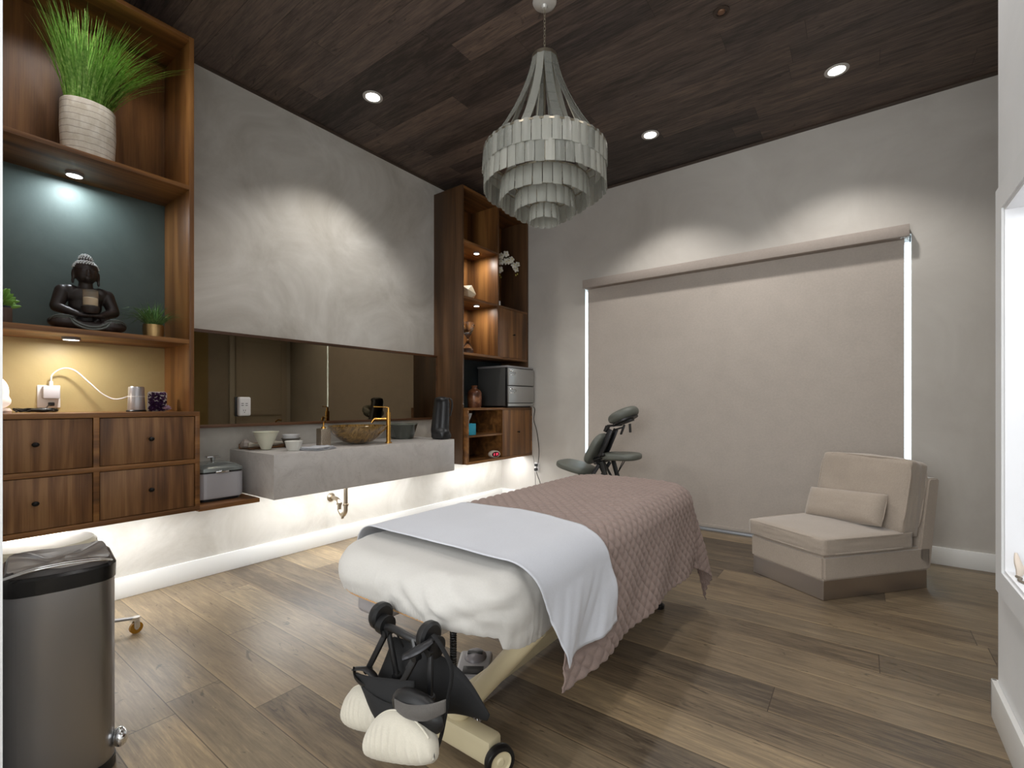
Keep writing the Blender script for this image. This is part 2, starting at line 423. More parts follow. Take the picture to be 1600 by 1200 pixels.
# alcove door seen in the mirror
bm = NB(); bx(bm, 5.155, 5.199, -1.0, -.10, 0.005, 2.4); d = struct('door_1', bm, mat('door_paint', S(206, 200, 190), .5), smooth=False)
bm = NB()
for y0, y1, z0, z1 in ((-1.0, -.9, .005, 2.4), (-.2, -.10, .005, 2.4), (-.9, -.2, .005, .2), (-.9, -.2, 2.28, 2.4), (-.9, -.2, .98, 1.10)): bx(bm, 5.140, 5.155, y0, y1, z0, z1, .003)
obj('door_panel_frame', bm, MATS['door_paint'], d)
bm = NB(); cyl(bm, (5.14, -.94, 1.02), (5.09, -.94, 1.02), .012); cyl(bm, (5.09, -.95, 1.02), (5.09, -.83, 1.02), .01); obj('door_handle', bm, black_knob, d)
bm = NB(); bx(bm, 5.17, 5.199, -1.09, -1.005, 0, 2.5); bx(bm, 5.17, 5.199, -.095, -.02, 0, 2.5); bx(bm, 5.17, 5.199, -1.09, -.02, 2.41, 2.5); struct('trim_4', bm, white_paint, smooth=False)
struct('trim_5', bx(NB(), 5.18, 5.199, -2.1, -1.42, .13, CZ-.03), gold_back, smooth=False)

# ceiling lights
def downlight(x, y, label, group=None):
    t = thing('recessed_downlight', label, 'ceiling light', (x, y, CZ), group='recessed ceiling downlights')
    obj('trim_ring', lathe(NB(), [(.052, -.001), (.052, -.004), (.068, -.006), (.074, -.003), (.074, 0), (.052, -.001)], (x, y, CZ), 40), mat('white_ring', S(190, 188, 184), .4), t)
    obj('lens', lathe(NB(), [(0, -.0025), (.0525, -.0025), (.0525, -.0005), (0, -.0005)], (x, y, CZ), 40), emit_w, t)
downlight(*DOWN[0], 'round recessed downlight lit, at the left above the plaster wall with the mirror')
downlight(*DOWN[1], 'round recessed downlight lit, just right of the chandelier above the blind')
downlight(*DOWN[2], 'round recessed downlight lit, at the far right above the blind')
for i, (x, y) in enumerate(DOWN_FILL):
    downlight(x, y, ['recessed downlight above the drawers at the near end, beyond the frame', 'recessed downlight above the near end of the massage table, beyond the frame', 'recessed downlight above the doorway, beyond the frame', 'recessed downlight beside the niche wall, beyond the frame'][i])
t = thing('ceiling_sprinkler', 'small round sprinkler recess in the dark plank ceiling', 'sprinkler', (2.986, -1.713, CZ))
obj('rim', lathe(NB(), [(.030, -.001), (.030, -.005), (.046, -.005), (.046, 0)], (2.986, -1.713, CZ), 28), mat('aged_metal', S(70, 58, 50), .5, .5), t)
obj('cap', lathe(NB(), [(0, -.008), (.018, -.008), (.022, -.001), (0, -.001)], (2.986, -1.713, CZ), 24), mat('copper_cap', S(120, 88, 66), .5, .3), t)
def puck(x, y, z, label, r=.034):
    t = thing('puck_light', label, 'shelf light', (x, y, z), group='round puck lights under the shelves')
    obj('housing', lathe(NB(), [(0, 0), (r+.005, 0), (r+.005, -.012), (r, -.014), (r, -.010)], (x, y, z), 28), plastic_g, t)
    obj('lens', lathe(NB(), [(0, -.0125), (r, -.0125), (r, -.0105), (0, -.0105)], (x, y, z), 28), emit_w, t)

# ================================================================== LEFT DISPLAY CABINET
def knob(parent, x, y, z, r=.014, name='knob'):
    bm = NB(); cyl(bm, (x, y, z), (x+.018, y, z), .006, .005, 12); ell(bm, (x+.024, y, z), (.010, r, r*.85)); obj(name, bm, black_knob, parent)
cab = thing('display_cabinet', 'tall walnut shelving unit at the far left with lit open bays over four drawers', 'cabinet', (0, -4.04, .56))
YL, YR, XD = -4.505, -3.575, .42
obj('side_panel', bx(NB(), 0, XD, YR-.025, YR, 1.15, 3.40, .001), wood_v, cab)
obj('side_panel', bx(NB(), 0, XD, YL, YL+.025, 1.15, 3.40, .001), wood_v, cab)
obj('top_panel', bx(NB(), 0, XD, YL+.025, YR-.025, 3.375, 3.40, .001), wood_h, cab)
obj('shelf', bx(NB(), .012, XD-.001, YL+.025, YR-.025, 2.48, 2.505, .001), wood_h, cab)
obj('shelf', bx(NB(), .012, XD-.001, YL+.025, YR-.025, 1.555, 1.583, .001), wood_h, cab)
obj('back_panel', bx(NB(), 0, .012, YL+.025, YR-.025, 2.505, 3.375), wood_v, cab)
obj('back_panel', bx(NB(), 0, .012, YL+.025, YR-.025, 1.583, 2.48), green_back, cab, label='slate green back panel')
obj('back_panel', bx(NB(), 0, .012, YL+.025, YR-.025, 1.15, 1.555), gold_back, cab, label='ochre gold back panel')
DX = .47
bm = NB()
for z0, z1 in ((.558, .585), (.842, .868), (1.124, 1.15)): bx(bm, 0, DX, YL, -3.562, z0, z1, .001)
for y0, y1 in ((YL, YL+.025), (-4.050, -4.026), (-3.587, -3.562)): bx(bm, 0, DX-.0005, y0, y1, .575, 1.135, .001)
bx(bm, 0, .01, YL, -3.562, .575, 1.135)
obj('drawer_case', bm, wood_h, cab)
for (y0, y1) in ((-4.477, -4.053), (-4.023, -3.590)):
    for (z0, z1) in ((.588, .839), (.871, 1.121)):
        d = obj('drawer', bx(NB(), .05, DX-.006, y0, y1, z0, z1, .0015), wood_front, cab)
        knob(d, DX-.006, (y0+y1)/2, (z0+z1)/2+.005)
obj('led_strip', bx(NB(), .24, .28, -4.45, -3.62, .550, .558), emit_strip, cab)
puck(.13, -4.06, 2.48, 'round puck light shining above the seated statue'); puck(.22, -4.09, 1.555, 'round puck light shining above the ochre bay and the charger')
sh = box1('wall_shelf', (0, .45, -3.562, -3.203, .545, .572), wood_h, bev=.001)
tag(sh, 'low walnut ledge carrying the steamer between drawers and stone counter', 'shelf')

# ================================================================== RIGHT BOOKCASE
bk = thing('bookcase', 'tall walnut corner bookcase with open bays and two doors beside the blind', 'bookcase', (0, -.6, .575))
TX = .41
obj('side_panel', bx(NB(), 0, TX, -1.18, -1.158, .575, 3.42, .001), wood_d, bk)
obj('side_panel', bx(NB(), 0, TX, -.024, -.001, 1.15, 3.42, .001), wood_d, bk)
obj('top_panel', bx(NB(), 0, TX, -1.158, -.024, 3.395, 3.42, .001), wood_h, bk)
obj('divider', bx(NB(), .012, TX, -.602, -.578, 1.722, 3.395, .001), wood_v, bk)
obj('shelf', bx(NB(), .012, TX, -1.158, -.602, 2.85, 2.872, .001), wood_h, bk)
obj('shelf', bx(NB(), .012, TX, -1.158, -.602, 2.275, 2.297, .001), wood_h, bk)
obj('shelf', bx(NB(), .012, TX, -.578, -.024, 2.275, 2.297, .001), wood_h, bk)
obj('shelf', bx(NB(), .012, TX, -1.158, -.024, 1.697, 1.722, .001), wood_h, bk)
obj('back_panel', bx(NB(), 0, .012, -1.158, -.024, 1.722, 3.395), wood_v, bk)
obj('back_panel', bx(NB(), 0, .012, -1.158, -.024, 1.15, 1.697), dark_back, bk, label='dark slate back panel')
dr = obj('door', bx(NB(), TX-.022, TX-.003, -.575, -.027, 1.725, 2.272, .001), wood_v, bk); knob(dr, TX-.003, -.31, 1.99, .012)
LX = .465
bm = NB()
bx(bm, 0, LX, -1.165, -.001, 1.128, 1.15, .001); bx(bm, 0, LX, -1.165, -.001, .575, .60, .001)
bx(bm, 0.41, LX, -1.165, -1.143, .60, 1.128, .001); bx(bm, 0, LX, -.022, -.001, .60, 1.128, .001); bx(bm, .01, LX-.02, -.588, -.568, .60, 1.128)
obj('lower_case', bm, wood_h, bk)
obj('shelf', bx(NB(), .012, LX-.003, -1.143, -.588, .85, .87, .001), wood_h, bk)
obj('back_panel', bx(NB(), 0, .012, -1.158, -.022, .60, 1.128), wood_v, bk)
dr = obj('door', bx(NB(), LX-.018, LX, -.585, -.025, .603, 1.125, .001), wood_v, bk); knob(dr, LX, -.30, .87, .012)
obj('led_strip', bx(NB(), .24, .28, -1.12, -.06, .567, .575), emit_strip, bk)
puck(.27, -.80, 2.85, 'puck light in the upper lit bay of the corner bookcase', .03); puck(.27, -.80, 2.275, 'puck light in the bay holding the hourglass', .03)

# ================================================================== COUNTER, SINK, MIRROR
bm = NB(); bx(bm, 0.0, .63, -3.20, -1.53, .577, .868, .002)
ct = thing('vanity_counter', 'thick grey stone floating vanity counter on the left wall', 'counter', (.3, -2.36, .577))
obj('slab', bm, counter_m, ct); obj('led_strip', bx(NB(), .26, .30, -3.15, -1.58, .569, .577), emit_strip, ct)
mi = thing('wall_mirror', 'long bronze-tinted wall mirror with thin walnut frame above the counter', 'mirror', (0, -2.3, 1.03))
MY0, MY1, MZ0, MZ1 = -3.562, -1.181, 1.030, 1.705
bm = NB(); bx(bm, 0, .052, MY0, MY1, MZ1-.022, MZ1, .001); bx(bm, 0, .052, MY0, MY1, MZ0, MZ0+.022, .001); bx(bm, 0, .052, MY1-.012, MY1, MZ0+.022, MZ1-.022); bx(bm, 0, .052, MY0, MY0+.012, MZ0+.022, MZ1-.022)
obj('frame', bm, frame_wood, mi)
obj('glass', bx(NB(), .02, .044, MY0+.012, MY1-.012, MZ0+.022, MZ1-.022), mirror_m, mi, smooth=False)

# plug-in outlet extender on the mirror
t = thing('outlet_extender', 'white multi-outlet charging block fixed over the bronze mirror', 'outlet', (.05, -3.14, 1.10))
obj('back_plate', bx(NB(), .044, .052, -3.185, -3.095, 1.105, 1.245, .002), black_plastic, t)
obj('body', bx(NB(), .052, .095, -3.178, -3.095, 1.108, 1.245, .012, 4), plastic_w, t)
for yy in (-3.155, -3.127): 
    for zz in (1.198, 1.184): obj('usb_port', bx(NB(), .0945, .0958, yy-.008, yy+.008, zz-.002, zz+.002), dark_metal, t)
bm = NB(); bx(bm, .0945, .0958, -3.150, -3.147, 1.143, 1.153); bx(bm, .0945, .0958, -3.137, -3.134, 1.143, 1.153); cyl(bm, (.0945, -3.142, 1.134), (.0958, -3.142, 1.134), .003)
obj('socket', bm, dark_metal, t)

# vessel sink
SXC, SYC = .34, -2.365
def glassy(name, c1, c2, rough=.15, sc=9):
    m = mat(name, c1, rough, .0, coat=.6); t_ = NT(m); n = t_.noise(t_.mapping(t_.pos(), (1, 3, .8), rot=(.5, .3, 0)), sc, 4, .6, 3.5)
    t_.color(t_.ramp(n, [(.38, c1), (.6, c2)])); return m
prof = [(0, .872), (.06, .872), (.115, .888), (.175, .930), (.215, .975), (.235, 1.012), (.237, 1.017), (.230, 1.017), (.208, .980), (.168, .938), (.11, .900), (.05, .888), (0, .886)]
t = thing('vessel_sink', 'round amber brown marbled glass vessel sink on grey counter', 'sink', (SXC, SYC, .868))
obj('bowl', lathe(NB(), [(0, .869)] + prof[1:], (SXC, SYC, 0), 48), glassy('amber_marbled_glass', S(84, 62, 30), S(150, 118, 66)), t, angle=60)
obj('drain_cap', lathe(NB(), [(0, .897), (.022, .896), (.024, .889), (0, .889)], (SXC, SYC, 0), 24), brass, t)
# faucet
fx, fy = .49, -2.175
t = thing('faucet', 'tall slim polished brass single-lever faucet beside the amber sink', 'faucet', (fx, fy, .868))
bm = NB(); cyl(bm, (fx, fy, .868), (fx, fy, .876), .028, .028, 28); cyl(bm, (fx, fy, .876), (fx, fy, 1.125), .0185, .0185, 28); obj('body', bm, brass, t)
dv = Vector((SXC-fx, SYC-fy, 0)).normalized(); P0 = Vector((fx, fy, 1.068))
bm = NB(); tube(bm, [P0, P0+dv*.09, P0+dv*.115+Vector((0, 0, -.002)), P0+dv*.135+Vector((0, 0, -.03))], .0105, 12, 6); obj('spout', bm, brass, t)
bm = NB(); Q0 = Vector((fx, fy, 1.12)); cyl(bm, Q0, Q0+Vector((0, 0, .045)), .012, .008, 16); tube(bm, [Q0+Vector((0, 0, .038)), Q0+Vector((0, 0, .047))+dv*.02, Q0+Vector((0, 0, .05))+dv*.12], .005, 10, 6); obj('lever', bm, brass, t)
# soap dispenser
sx, sy = .40, -2.71
t = thing('soap_dispenser', 'silver hammered square-sided soap dispenser left of the amber sink', 'soap dispenser', (sx, sy, .868))
hm = mat('hammered_silver', S(170, 158, 142), .3, .9); q = NT(hm); v = q.add('ShaderNodeTexVoronoi'); v.inputs['Scale'].default_value = 120; q.link(q.pos(), v.inputs['Vector']); q.bump(v.outputs['Distance'], .9, .004)
obj('body', bx(NB(), sx-.036, sx+.036, sy-.040, sy+.040, .868, 1.010, .006, 3), hm, t)
bm = NB(); cyl(bm, (sx, sy, 1.010), (sx, sy, 1.022), .018, .016); cyl(bm, (sx, sy, 1.022), (sx, sy, 1.048), .006); tube(bm, [(sx, sy, 1.046), (sx-.012, sy+.012, 1.058), (sx-.028, sy+.035, 1.056)], .006, 10, 5); obj('pump', bm, brass, t)
# dark pot right of faucet
t = thing('glass_planter_bowl', 'dark green ribbed glass bowl behind the brass faucet', 'bowl', (.20, -1.78, .868))
dg = mat('dark_green_glass', S(52, 58, 50), .15, 0, coat=.8)
bm = NB()
lathe(bm, [(0, .869), (.098, .869), (.104, .874), (.142, 1.0), (.144, 1.004), (.136, 1.004), (.098, .885), (0, .882)], (.20, -1.78, 0), 24); obj('bowl', bm, dg, t)
obj('rim', lathe(NB(), [(.136, 1.0035), (.145, 1.0035), (.1455, 1.010), (.137, 1.010), (.136, 1.0035)], (.20, -1.78, 0), 24), mat('speckled_rim', S(120, 124, 112), .3), t)
# funnel shaped ceramic bowl
t = lathe(NB(), [(0, .869), (.026, .869), (.031, .872), (.066, .955), (.083, .994), (.086, .997), (.080, .997), (.062, .956), (.026, .885), (0, .882)], (.240, -3.06, 0), 40)
tag(obj('conical_bowl', t, mat('ivory_ceramic', S(222, 222, 202), .4, 0, sub=.15)), 'ivory cone-shaped bowl with narrow foot on the counter', 'bowl')
# dark bowl with white jar, white cup
t = thing('stacked_dish', 'dark dish with a white glass dish inside, behind the small white cup', 'bowl', (.21, -2.86, .868))
obj('dark_bowl', lathe(NB(), [(0, .869), (.038, .869), (.062, .930), (.070, .937), (.064, .939), (.045, .90), (0, .895)], (.21, -2.86, 0), 28), mat('dark_ceramic', S(84, 80, 72), .4), t)
obj('white_bowl', lathe(NB(), [(0, .90), (.046, .912), (.056, .940), (.059, .965), (.055, .965), (.045, .93), (0, .92)], (.21, -2.86, 0), 28), mat('frosted_white_glass', S(214, 214, 214), .3), t)
t = lathe(NB(), [(0, .869), (.042, .869), (.046, .880), (.056, .925), (.061, .934), (.057, .936), (.050, .93), (.040, .885), (0, .880)], (.46, -2.975, 0), 32)
tag(obj('ribbed_cup', t, mat('white_ribbed_ceramic', S(214, 213, 205), .35)), 'small white ribbed ramekin near the front counter edge', 'cup')
# folded towel
def blob(name, m, parts, vox=.006, parent=None, sm=4, rot=None):
    """one continuous surface grown around ellipsoids / capsules"""
    bm = NB()
    for p in parts:
        if p[0] == 'e': ell(bm, p[1], p[2], p[3] if len(p) > 3 else None, 20, 12)
        elif p[0] == 'c': 
            a, b, r0, r1 = Vector(p[1]), Vector(p[2]), p[3], p[4]; cyl(bm, a, b, r0, r1, 20); ell(bm, a, (r0,)*3); ell(bm, b, (r1,)*3)
        elif p[0] == 'b': bx(bm, *p[1], p[2] if len(p) > 2 else .004)
    o = obj(name, bm, m, parent)
    r = o.modifiers.new('r', 'REMESH'); r.mode = 'VOXEL'; r.voxel_size = vox; r.use_smooth_shade = True
    s = o.modifiers.new('s', 'SMOOTH'); s.factor = .5; s.iterations = sm
    return o
from mathutils import Euler
def cloth_patch(name, m, cx, cy, z, sx, sy, rot, thick, amp, seed, parent=None, layers=3):
    bm = NB(); n = 26
    for L in range(layers):
        sh = 1-.04*L; zz = z+thick*L; g = {}
        for side in (0, 1):
            for i in range(n+1):
                for j in range(n+1):
                    u, v = i/n-.5, j/n-.5
                    e = max(abs(u), abs(v))*2; k = max(0, (e-.86)/.14)
                    x = u*sx*sh+.012*noise.noise(Vector((v*6, L, seed))); y = v*sy*sh+.012*noise.noise(Vector((u*6, L+3, seed)))
                    h = thick*(.98 if side else .04); h = h*(1-k*k)+thick*.5*k*k
                    h += amp*noise.noise(Vector((x*22, y*22, seed)))*(1-k)*(L+1)/layers if side else 0
                    c, s_ = math.cos(rot), math.sin(rot)
                    g[side, i, j] = bm.verts.new((cx+x*c-y*s_, cy+x*s_+y*c, zz+max(h, .0005)))
            for i in range(n):
                for j in range(n): bm.faces.new((g[side, i, j], g[side, i+1, j], g[side, i+1, j+1], g[side, i, j+1]))
        rim = [(i, 0) for i in range(n)]+[(n, j) for j in range(n)]+[(i, n) for i in range(n, 0, -1)]+[(0, j) for j in range(n, 0, -1)]
        for a, b in zip(rim, rim[1:]+rim[:1]): bm.faces.new((g[0, a[0], a[1]], g[0, b[0], b[1]], g[1, b[0], b[1]], g[1, a[0], a[1]]))
    return obj(name, bm, m, parent, angle=80)
tag(cloth_patch('folded_towel', sheet_m, .525, -2.835, .869, .17, .22, .35, .007, .012, 3.1), 'crumpled white washcloth lying flat before the soap dispenser', 'towel')
# wooden tray with rolled cloth and a grey ornament
t = thing('wooden_tray', 'small low brown wooden tray at the left rear of the counter', 'tray', (.10, -2.98, .868))
obj('base', bx(NB(), .03, .17, -3.14, -2.82, .869, .880, .003), wood_h, t)
obj('rim', bx(NB(), .02, .03, -3.15, -2.81, .869, .905, .003), wood_h, t)
bm = NB(); tube(bm, [(.125, -3.13, .899), (.13, -3.05, .897), (.12, -2.95, .899), (.115, -2.85, .900)], lambda s: .015+.004*math.sin(s*20), 12, 8); tag(obj('rolled_cloth', bm, cream_cover), 'cream rolled cloth lying along the little wooden tray', 'cloth')
bm = NB(); lathe(bm, [(0, .881), (.034, .881), (.040, .892), (.034, .915), (.018, .930), (.016, .936), (0, .937)], (.075, -3.125, 0), 9)
tag(obj('grey_shell_ornament', bm, mat('grey_shell', S(150, 140, 132), .45), smooth=False), 'faceted grey shell-like ornament at the rear left counter corner', 'ornament')
# drain trap under the counter
t = thing('drain_trap', 'brushed nickel P-trap drain pipe between counter and wall', 'pipe', (.22, -2.37, .577))
bm = NB(); px, py = .215, -2.395
tube(bm, [(px, py, .577), (px, py, .50), (px, py, .36), (px, py, .33)], .017, 16, 4)
tube(bm, [(px, py, .335), (px-.002, py, .30), (px-.03, py, .268), (px-.058, py, .268), (px-.088, py, .30), (px-.09, py, .33), (px-.092, py, .355), (px-.115, py, .385), (px-.16, py, .392), (.005, py, .394)], .0165, 16, 8)
obj('pipe', bm, nickel, t)
z = .345; bm = NB(); lathe(bm, [(.017, z), (.023, z+.002), (.023, z+.016), (.026, z+.018), (.017, z+.02)], (px, py, 0), 24); obj('slip_nut', bm, nickel, t); bm = NB(); lathe(bm, [(.017, z), (.023, z+.002), (.023, z+.014), (.017, z+.018)], (px-.09, py, 0), 24); obj('slip_nut', bm, nickel, t)
bm = NB(); cyl(bm, (px-.045, py, .235), (px-.045, py, .262), .012, .014); obj('cleanout_plug', bm, nickel, t)
bm = NB(); lathe(bm, [(.017, 0), (.022, 0), (.036, .010), (.037, .018), (0, .018)], (0, 0, 0), 28)
bmesh.ops.transform(bm, matrix=Matrix.Translation((.02, py, .394)) @ Matrix.Rotation(-PI/2, 4, 'Y'), verts=bm.verts); obj('wall_flange', bm, nickel, t)
# steamer box
t = thing('wax_warmer', 'white metal warmer tub with grey domed lid on the low ledge', 'warmer', (.20, -3.385, .572))
bm = NB(); extr(bm, rrect(.05, .345, -3.53, -3.245, .06), .590, .752, .006); obj('body', bm, mat('pearl_metal', S(196, 196, 202), .3, .3), t)
bm = NB(); extr(bm, rrect(.065, .33, -3.515, -3.26, .05), .573, .59); obj('base', bm, black_plastic, t)
bm = NB(); extr(bm, rrect(.052, .343, -3.528, -3.247, .058), .752, .762); obj('gasket', bm, black_plastic, t)
bm = NB(); n = 14
for i in range(n+1):
    pass
pts = []
for k in range(9):
    f = k/8; ins = .0+.13*f**1.5*1.0; h = .762+.012*(f > 0)+.042*math.sin(f*PI/2)
    pts.append([Vector((x, y, h)) for x, y in rrect(.047+ins, .348-ins, -3.533+ins*.98, -3.242-ins*.98, max(.062-ins*.4, .005), 5)])
rings = [[bm.verts.new(p) for p in r] for r in pts]
for a, b in zip(rings, rings[1:]):
    for i in range(len(a)): bm.faces.new((a[i], a[(i+1) % len(a)], b[(i+1) % len(a)], b[i]))
bm.faces.new(rings[-1]); bm.faces.new(rings[0][::-1]); obj('lid', bm, mat('smoked_lid', S(142, 148, 146), .18, .5), t)
bm = NB(); cyl(bm, (.20, -3.388, .812), (.20, -3.388, .84), .010, .016); bx(bm, .175, .225, -3.43, -3.345, .84, .852, .005); obj('lid_handle', bm, chrome, t)
bm = NB(); bx(bm, .340, .356, -3.43, -3.35, .752, .768, .006); obj('latch', bm, chrome, t)
# black roll bag
t = thing('black_bag', 'black vinyl rolled bag standing on the right end of the stone counter', 'bag', (.52, -1.585, .868))
bag = blob('body', vinyl_black, [('c', (.45, -1.645, .945), (.44, -1.60, 1.20), .062, .058), ('c', (.50, -1.625, .945), (.485, -1.59, 1.20), .058, .052), ('e', (.46, -1.60, 1.235), (.075, .062, .028)), ('e', (.48, -1.63, .93), (.095, .078, .05)), ('b', (.40, .56, -1.69, -1.56, .870, .93), .02)], .010, t, 6)
bm = NB(); tube(bm, [(.48, -1.55, 1.25), (.52, -1.53, 1.23), (.53, -1.535, 1.16), (.52, -1.55, 1.08)], .016, 10, 6, flat=.4); obj('strap', bm, vinyl_black, t)

for o_ in t.children: o_.location = (.06, .015, 0)

# ================================================================== BLIND
t = thing('roller_blind', 'wide taupe linen roller blind lowered over the sliding window', 'blind', (2.57, -.05, 2.47))
obj('valance', bx(NB(), 1.195, 3.951, -.095, -.002, 2.462, 2.552, .003), fabric('linen_valance', S(160, 150, 142), .85, 260, .05, .25, 0), t)
obj('fabric', bx(NB(), 1.219, 3.926, -.007, -.005, .055, 2.47), blind_m, t, smooth=False)
obj('bottom_bar', bx(NB(), 1.219, 3.926, -.017, -.001, .020, .055, .005), mat('warm_grey_rail', S(170, 160, 150), .5), t)
t = box1('sill_track', (1.19, 3.96, -.060, -.002, .0005, .02), mat('pale_aluminium', S(170, 176, 184), .35, .6), bev=.003)
tag(t, 'pale aluminium floor track below the blind', 'track')
# wall outlet with cords
t = thing('wall_outlet', 'white wall socket with two black plugs right of the bookcase', 'outlet', (.535, 0, .42))
obj('plate', bx(NB(), .50, .57, -.006, -.0005, .37, .49, .002), plastic_w, t)
bm = NB(); bx(bm, .518, .552, -.035, -.006, .445, .475, .004); bx(bm, .520, .550, -.045, -.006, .392, .425, .006); obj('plugs', bm, black_plastic, t)
bm = NB(); tube(bm, [(.50, -.03, 1.158), (.515, -.02, 1.12), (.50, -.018, 1.0), (.545, -.02, .86), (.575, -.02, .65), (.572, -.03, .50), (.555, -.05, .40), (.60, -.03, .25), (.63, -.04, .12)], .004, 8, 8)
tag(obj('power_cord', bm, black_plastic), 'black cord hanging down the back wall from the towel warmer', 'cord')
bm = NB(); tube(bm, [(.49, -.02, .572), (.50, -.018, .52), (.52, -.03, .46)], .0025, 8, 6); tube(bm, [(.535, -.045, .40), (.53, -.03, .30), (.535, -.03, .15)], .003, 8, 6)
tag(obj('thin_cord', bm, black_plastic), 'thin black cord from the bookcase underside to the wall socket', 'cord')

# ================================================================== MASSAGE TABLE
TX0, TX1, TY0, TY1, TZ = 2.125, 2.875, -3.80, -1.86, .700
PR = .065; R0 = .135
def clampc(u, v):
    return (min(max(u, TX0+PR+R0), TX1-PR-R0), min(max(v, TY0+PR+R0), TY1-PR-R0))
def crown(u, v):
    a = min(u-TX0, TX1-u)/.4; b = min(v-TY0, TY1-v)/.4
    return .012*min(1, max(0, a))*min(1, max(0, b+.3))
def drape_pt(u, v, off, push=0, flare=.04, wave=0, wk=9, seed=0):
    c = clampc(u, v); dx, dy = u-c[0], v-c[1]; dist = math.hypot(dx, dy)
    if dist <= R0: 
        return Vector((u, v, TZ+crown(u, v)+off+push)), 0
    nx, ny = dx/dist, dy/dist; d = dist-R0; r = PR+off; arc = r*PI/2
    if d < arc:
        a = d/r; out = R0+r*math.sin(a); z = TZ+off-r*(1-math.cos(a)); na = a; down = 0
    else:
        down = d-arc; out = R0+r+flare*down; z = TZ+off-r-down; na = PI/2
        corner = abs(nx)*abs(ny)*2
        s = (u*1.0+v*1.0) if corner < .05 else math.atan2(ny, nx)*.9+c[0]+c[1]
        out += wave*min(1, down/.25)*math.sin(s*wk+seed)*(1+1.2*corner)
        out += .075*corner*down/.4
    cr = crown(min(max(u, TX0), TX1), min(max(v, TY0), TY1))*max(0, 1-d/.1)
    n = Vector((nx*math.sin(na), ny*math.sin(na), math.cos(na)))
    return Vector((c[0]+nx*out, c[1]+ny*out, z+cr))+n*push, down
def grid_cloth(name, m, fu, fv, nu, nv, fn, thick, parent=None):
    bm = NB(); V = []
    for i in range(nu+1):
        row = []
        for j in range(nv+1): row.append(bm.verts.new(fn(i/nu, j/nv)))
        V.append(row)
    for i in range(nu):
        for j in range(nv): bm.faces.new((V[i][j], V[i+1][j], V[i+1][j+1], V[i][j+1]))
    o = obj(name, bm, m, parent, angle=180)
    s = o.modifiers.new('t', 'SOLIDIFY'); s.thickness = thick; s.offset = 1 if thick > 0 else -1; s.use_rim = True
    return o
mt = thing('massage_table', 'electric massage table with cream legs, wheels and birch rail', 'massage table', (2.5, -2.8, 0))
bm = NB(); extr(bm, rrect(TX0+.02, TX1-.02, TY0+.02, TY1-.02, .17, 8), .615, .625); extr(bm, rrect(TX0+.02, TX1-.02, TY0+.02, TY1-.02, .17, 8), .625, TZ-.012, .02); obj('cushion', bm, mat('cream_vinyl', S(200, 190, 168), .5), mt)
bm = NB(); extr(bm, rrect(TX0+.03, TX1-.03, TY0+.012, TY1-.03, .17, 8), .570, .615, .003); obj('rail', bm, table_wood, mt)
# lower beams with wheels and slanted lift legs
bm = NB(); bx(bm, 2.20, 2.695, -3.545, -3.475, .018, .105, .015); obj('base_beam', bm, cream_metal, mt)
bm = NB(); bx(bm, 2.28, 2.72, -2.02, -1.95, .035, .11, .015); obj('base_beam', bm, cream_metal, mt)
bm = NB(); bx(bm, 2.40, 2.46, -3.47, -2.02, .04, .10, .01); obj('spine_beam', bm, cream_metal, mt)
for (p0, p1) in (((2.495, -3.50, .08), (2.845, -3.49, .50)), ((2.43, -2.0, .10), (2.20, -2.06, .54))):
    bm = NB(); tube(bm, [p0, p1], .032, 18, 1); obj('leg', bm, cream_metal, mt)
bm = NB(); cyl(bm, (2.835, -3.49, .48), (2.835, -3.49, .570), .03, .032); bx(bm, 2.16, 2.86, -3.55, -3.45, .548, .570); bx(bm, 2.16, 2.86, -2.10, -2.02, .548, .570); obj('under_bracket', bm, cream_metal, mt)
def wheel(x, y, z, r, wd, parent, yaw=0):
    w_ = NB(); n = lathe(NB(), [(r*.72, -wd/2), (r*.95, -wd/2), (r, -wd/3), (r, wd/3), (r*.95, wd/2), (r*.72, wd/2), (r*.72, -wd/2)], (0, 0, 0), 36)
    bmesh.ops.transform(n, matrix=Matrix.Translation((x, y, z)) @ Matrix.Rotation(yaw, 4, 'Z') @ Matrix.Rotation(PI/2, 4, 'Y'), verts=n.verts)
    wo = obj('wheel', n, black_plastic, parent)
    h = lathe(NB(), [(0, -wd*.3), (r*.2, -wd*.45), (r*.3, -wd*.3), (r*.6, -wd*.3), (r*.72, -wd*.45), (r*.72, wd*.45), (r*.6, wd*.3), (r*.3, wd*.3), (r*.2, wd*.45), (0, wd*.45)], (0, 0, 0), 28)
    bmesh.ops.transform(h, matrix=Matrix.Translation((x, y, z)) @ Matrix.Rotation(yaw, 4, 'Z') @ Matrix.Rotation(PI/2, 4, 'Y'), verts=h.verts)
    obj('hub', h, cream_metal, wo, label='cream wheel hub')
wheel(2.722, -3.525, .050, .050, .028, mt, -.45); wheel(2.186, -3.51, .048, .048, .026, mt)
bm = NB(); lathe(bm, [(0, .001), (.034, .001), (.036, .02), (.02, .034), (0, .034)], (2.70, -1.985, 0), 24); obj('foot_glide', bm, black_plastic, mt)
bm = NB(); lathe(bm, [(0, .001), (.034, .001), (.036, .02), (.02, .034), (0, .034)], (2.30, -1.985, 0), 24); obj('foot_glide', bm, black_plastic, mt)
bm = NB(); bx(bm, 2.18, 2.34, -3.68, -3.50, .445, .5695, .02, 3); obj('control_box', bm, mat('warm_grey_box', S(150, 146, 146), .45), mt)
bm = NB(); pts = []
for i in range(300): 
    a = i*2*PI/14; pts.append((2.742+.008*math.cos(a), -3.76+.008*math.sin(a), .565-.14*i/300))
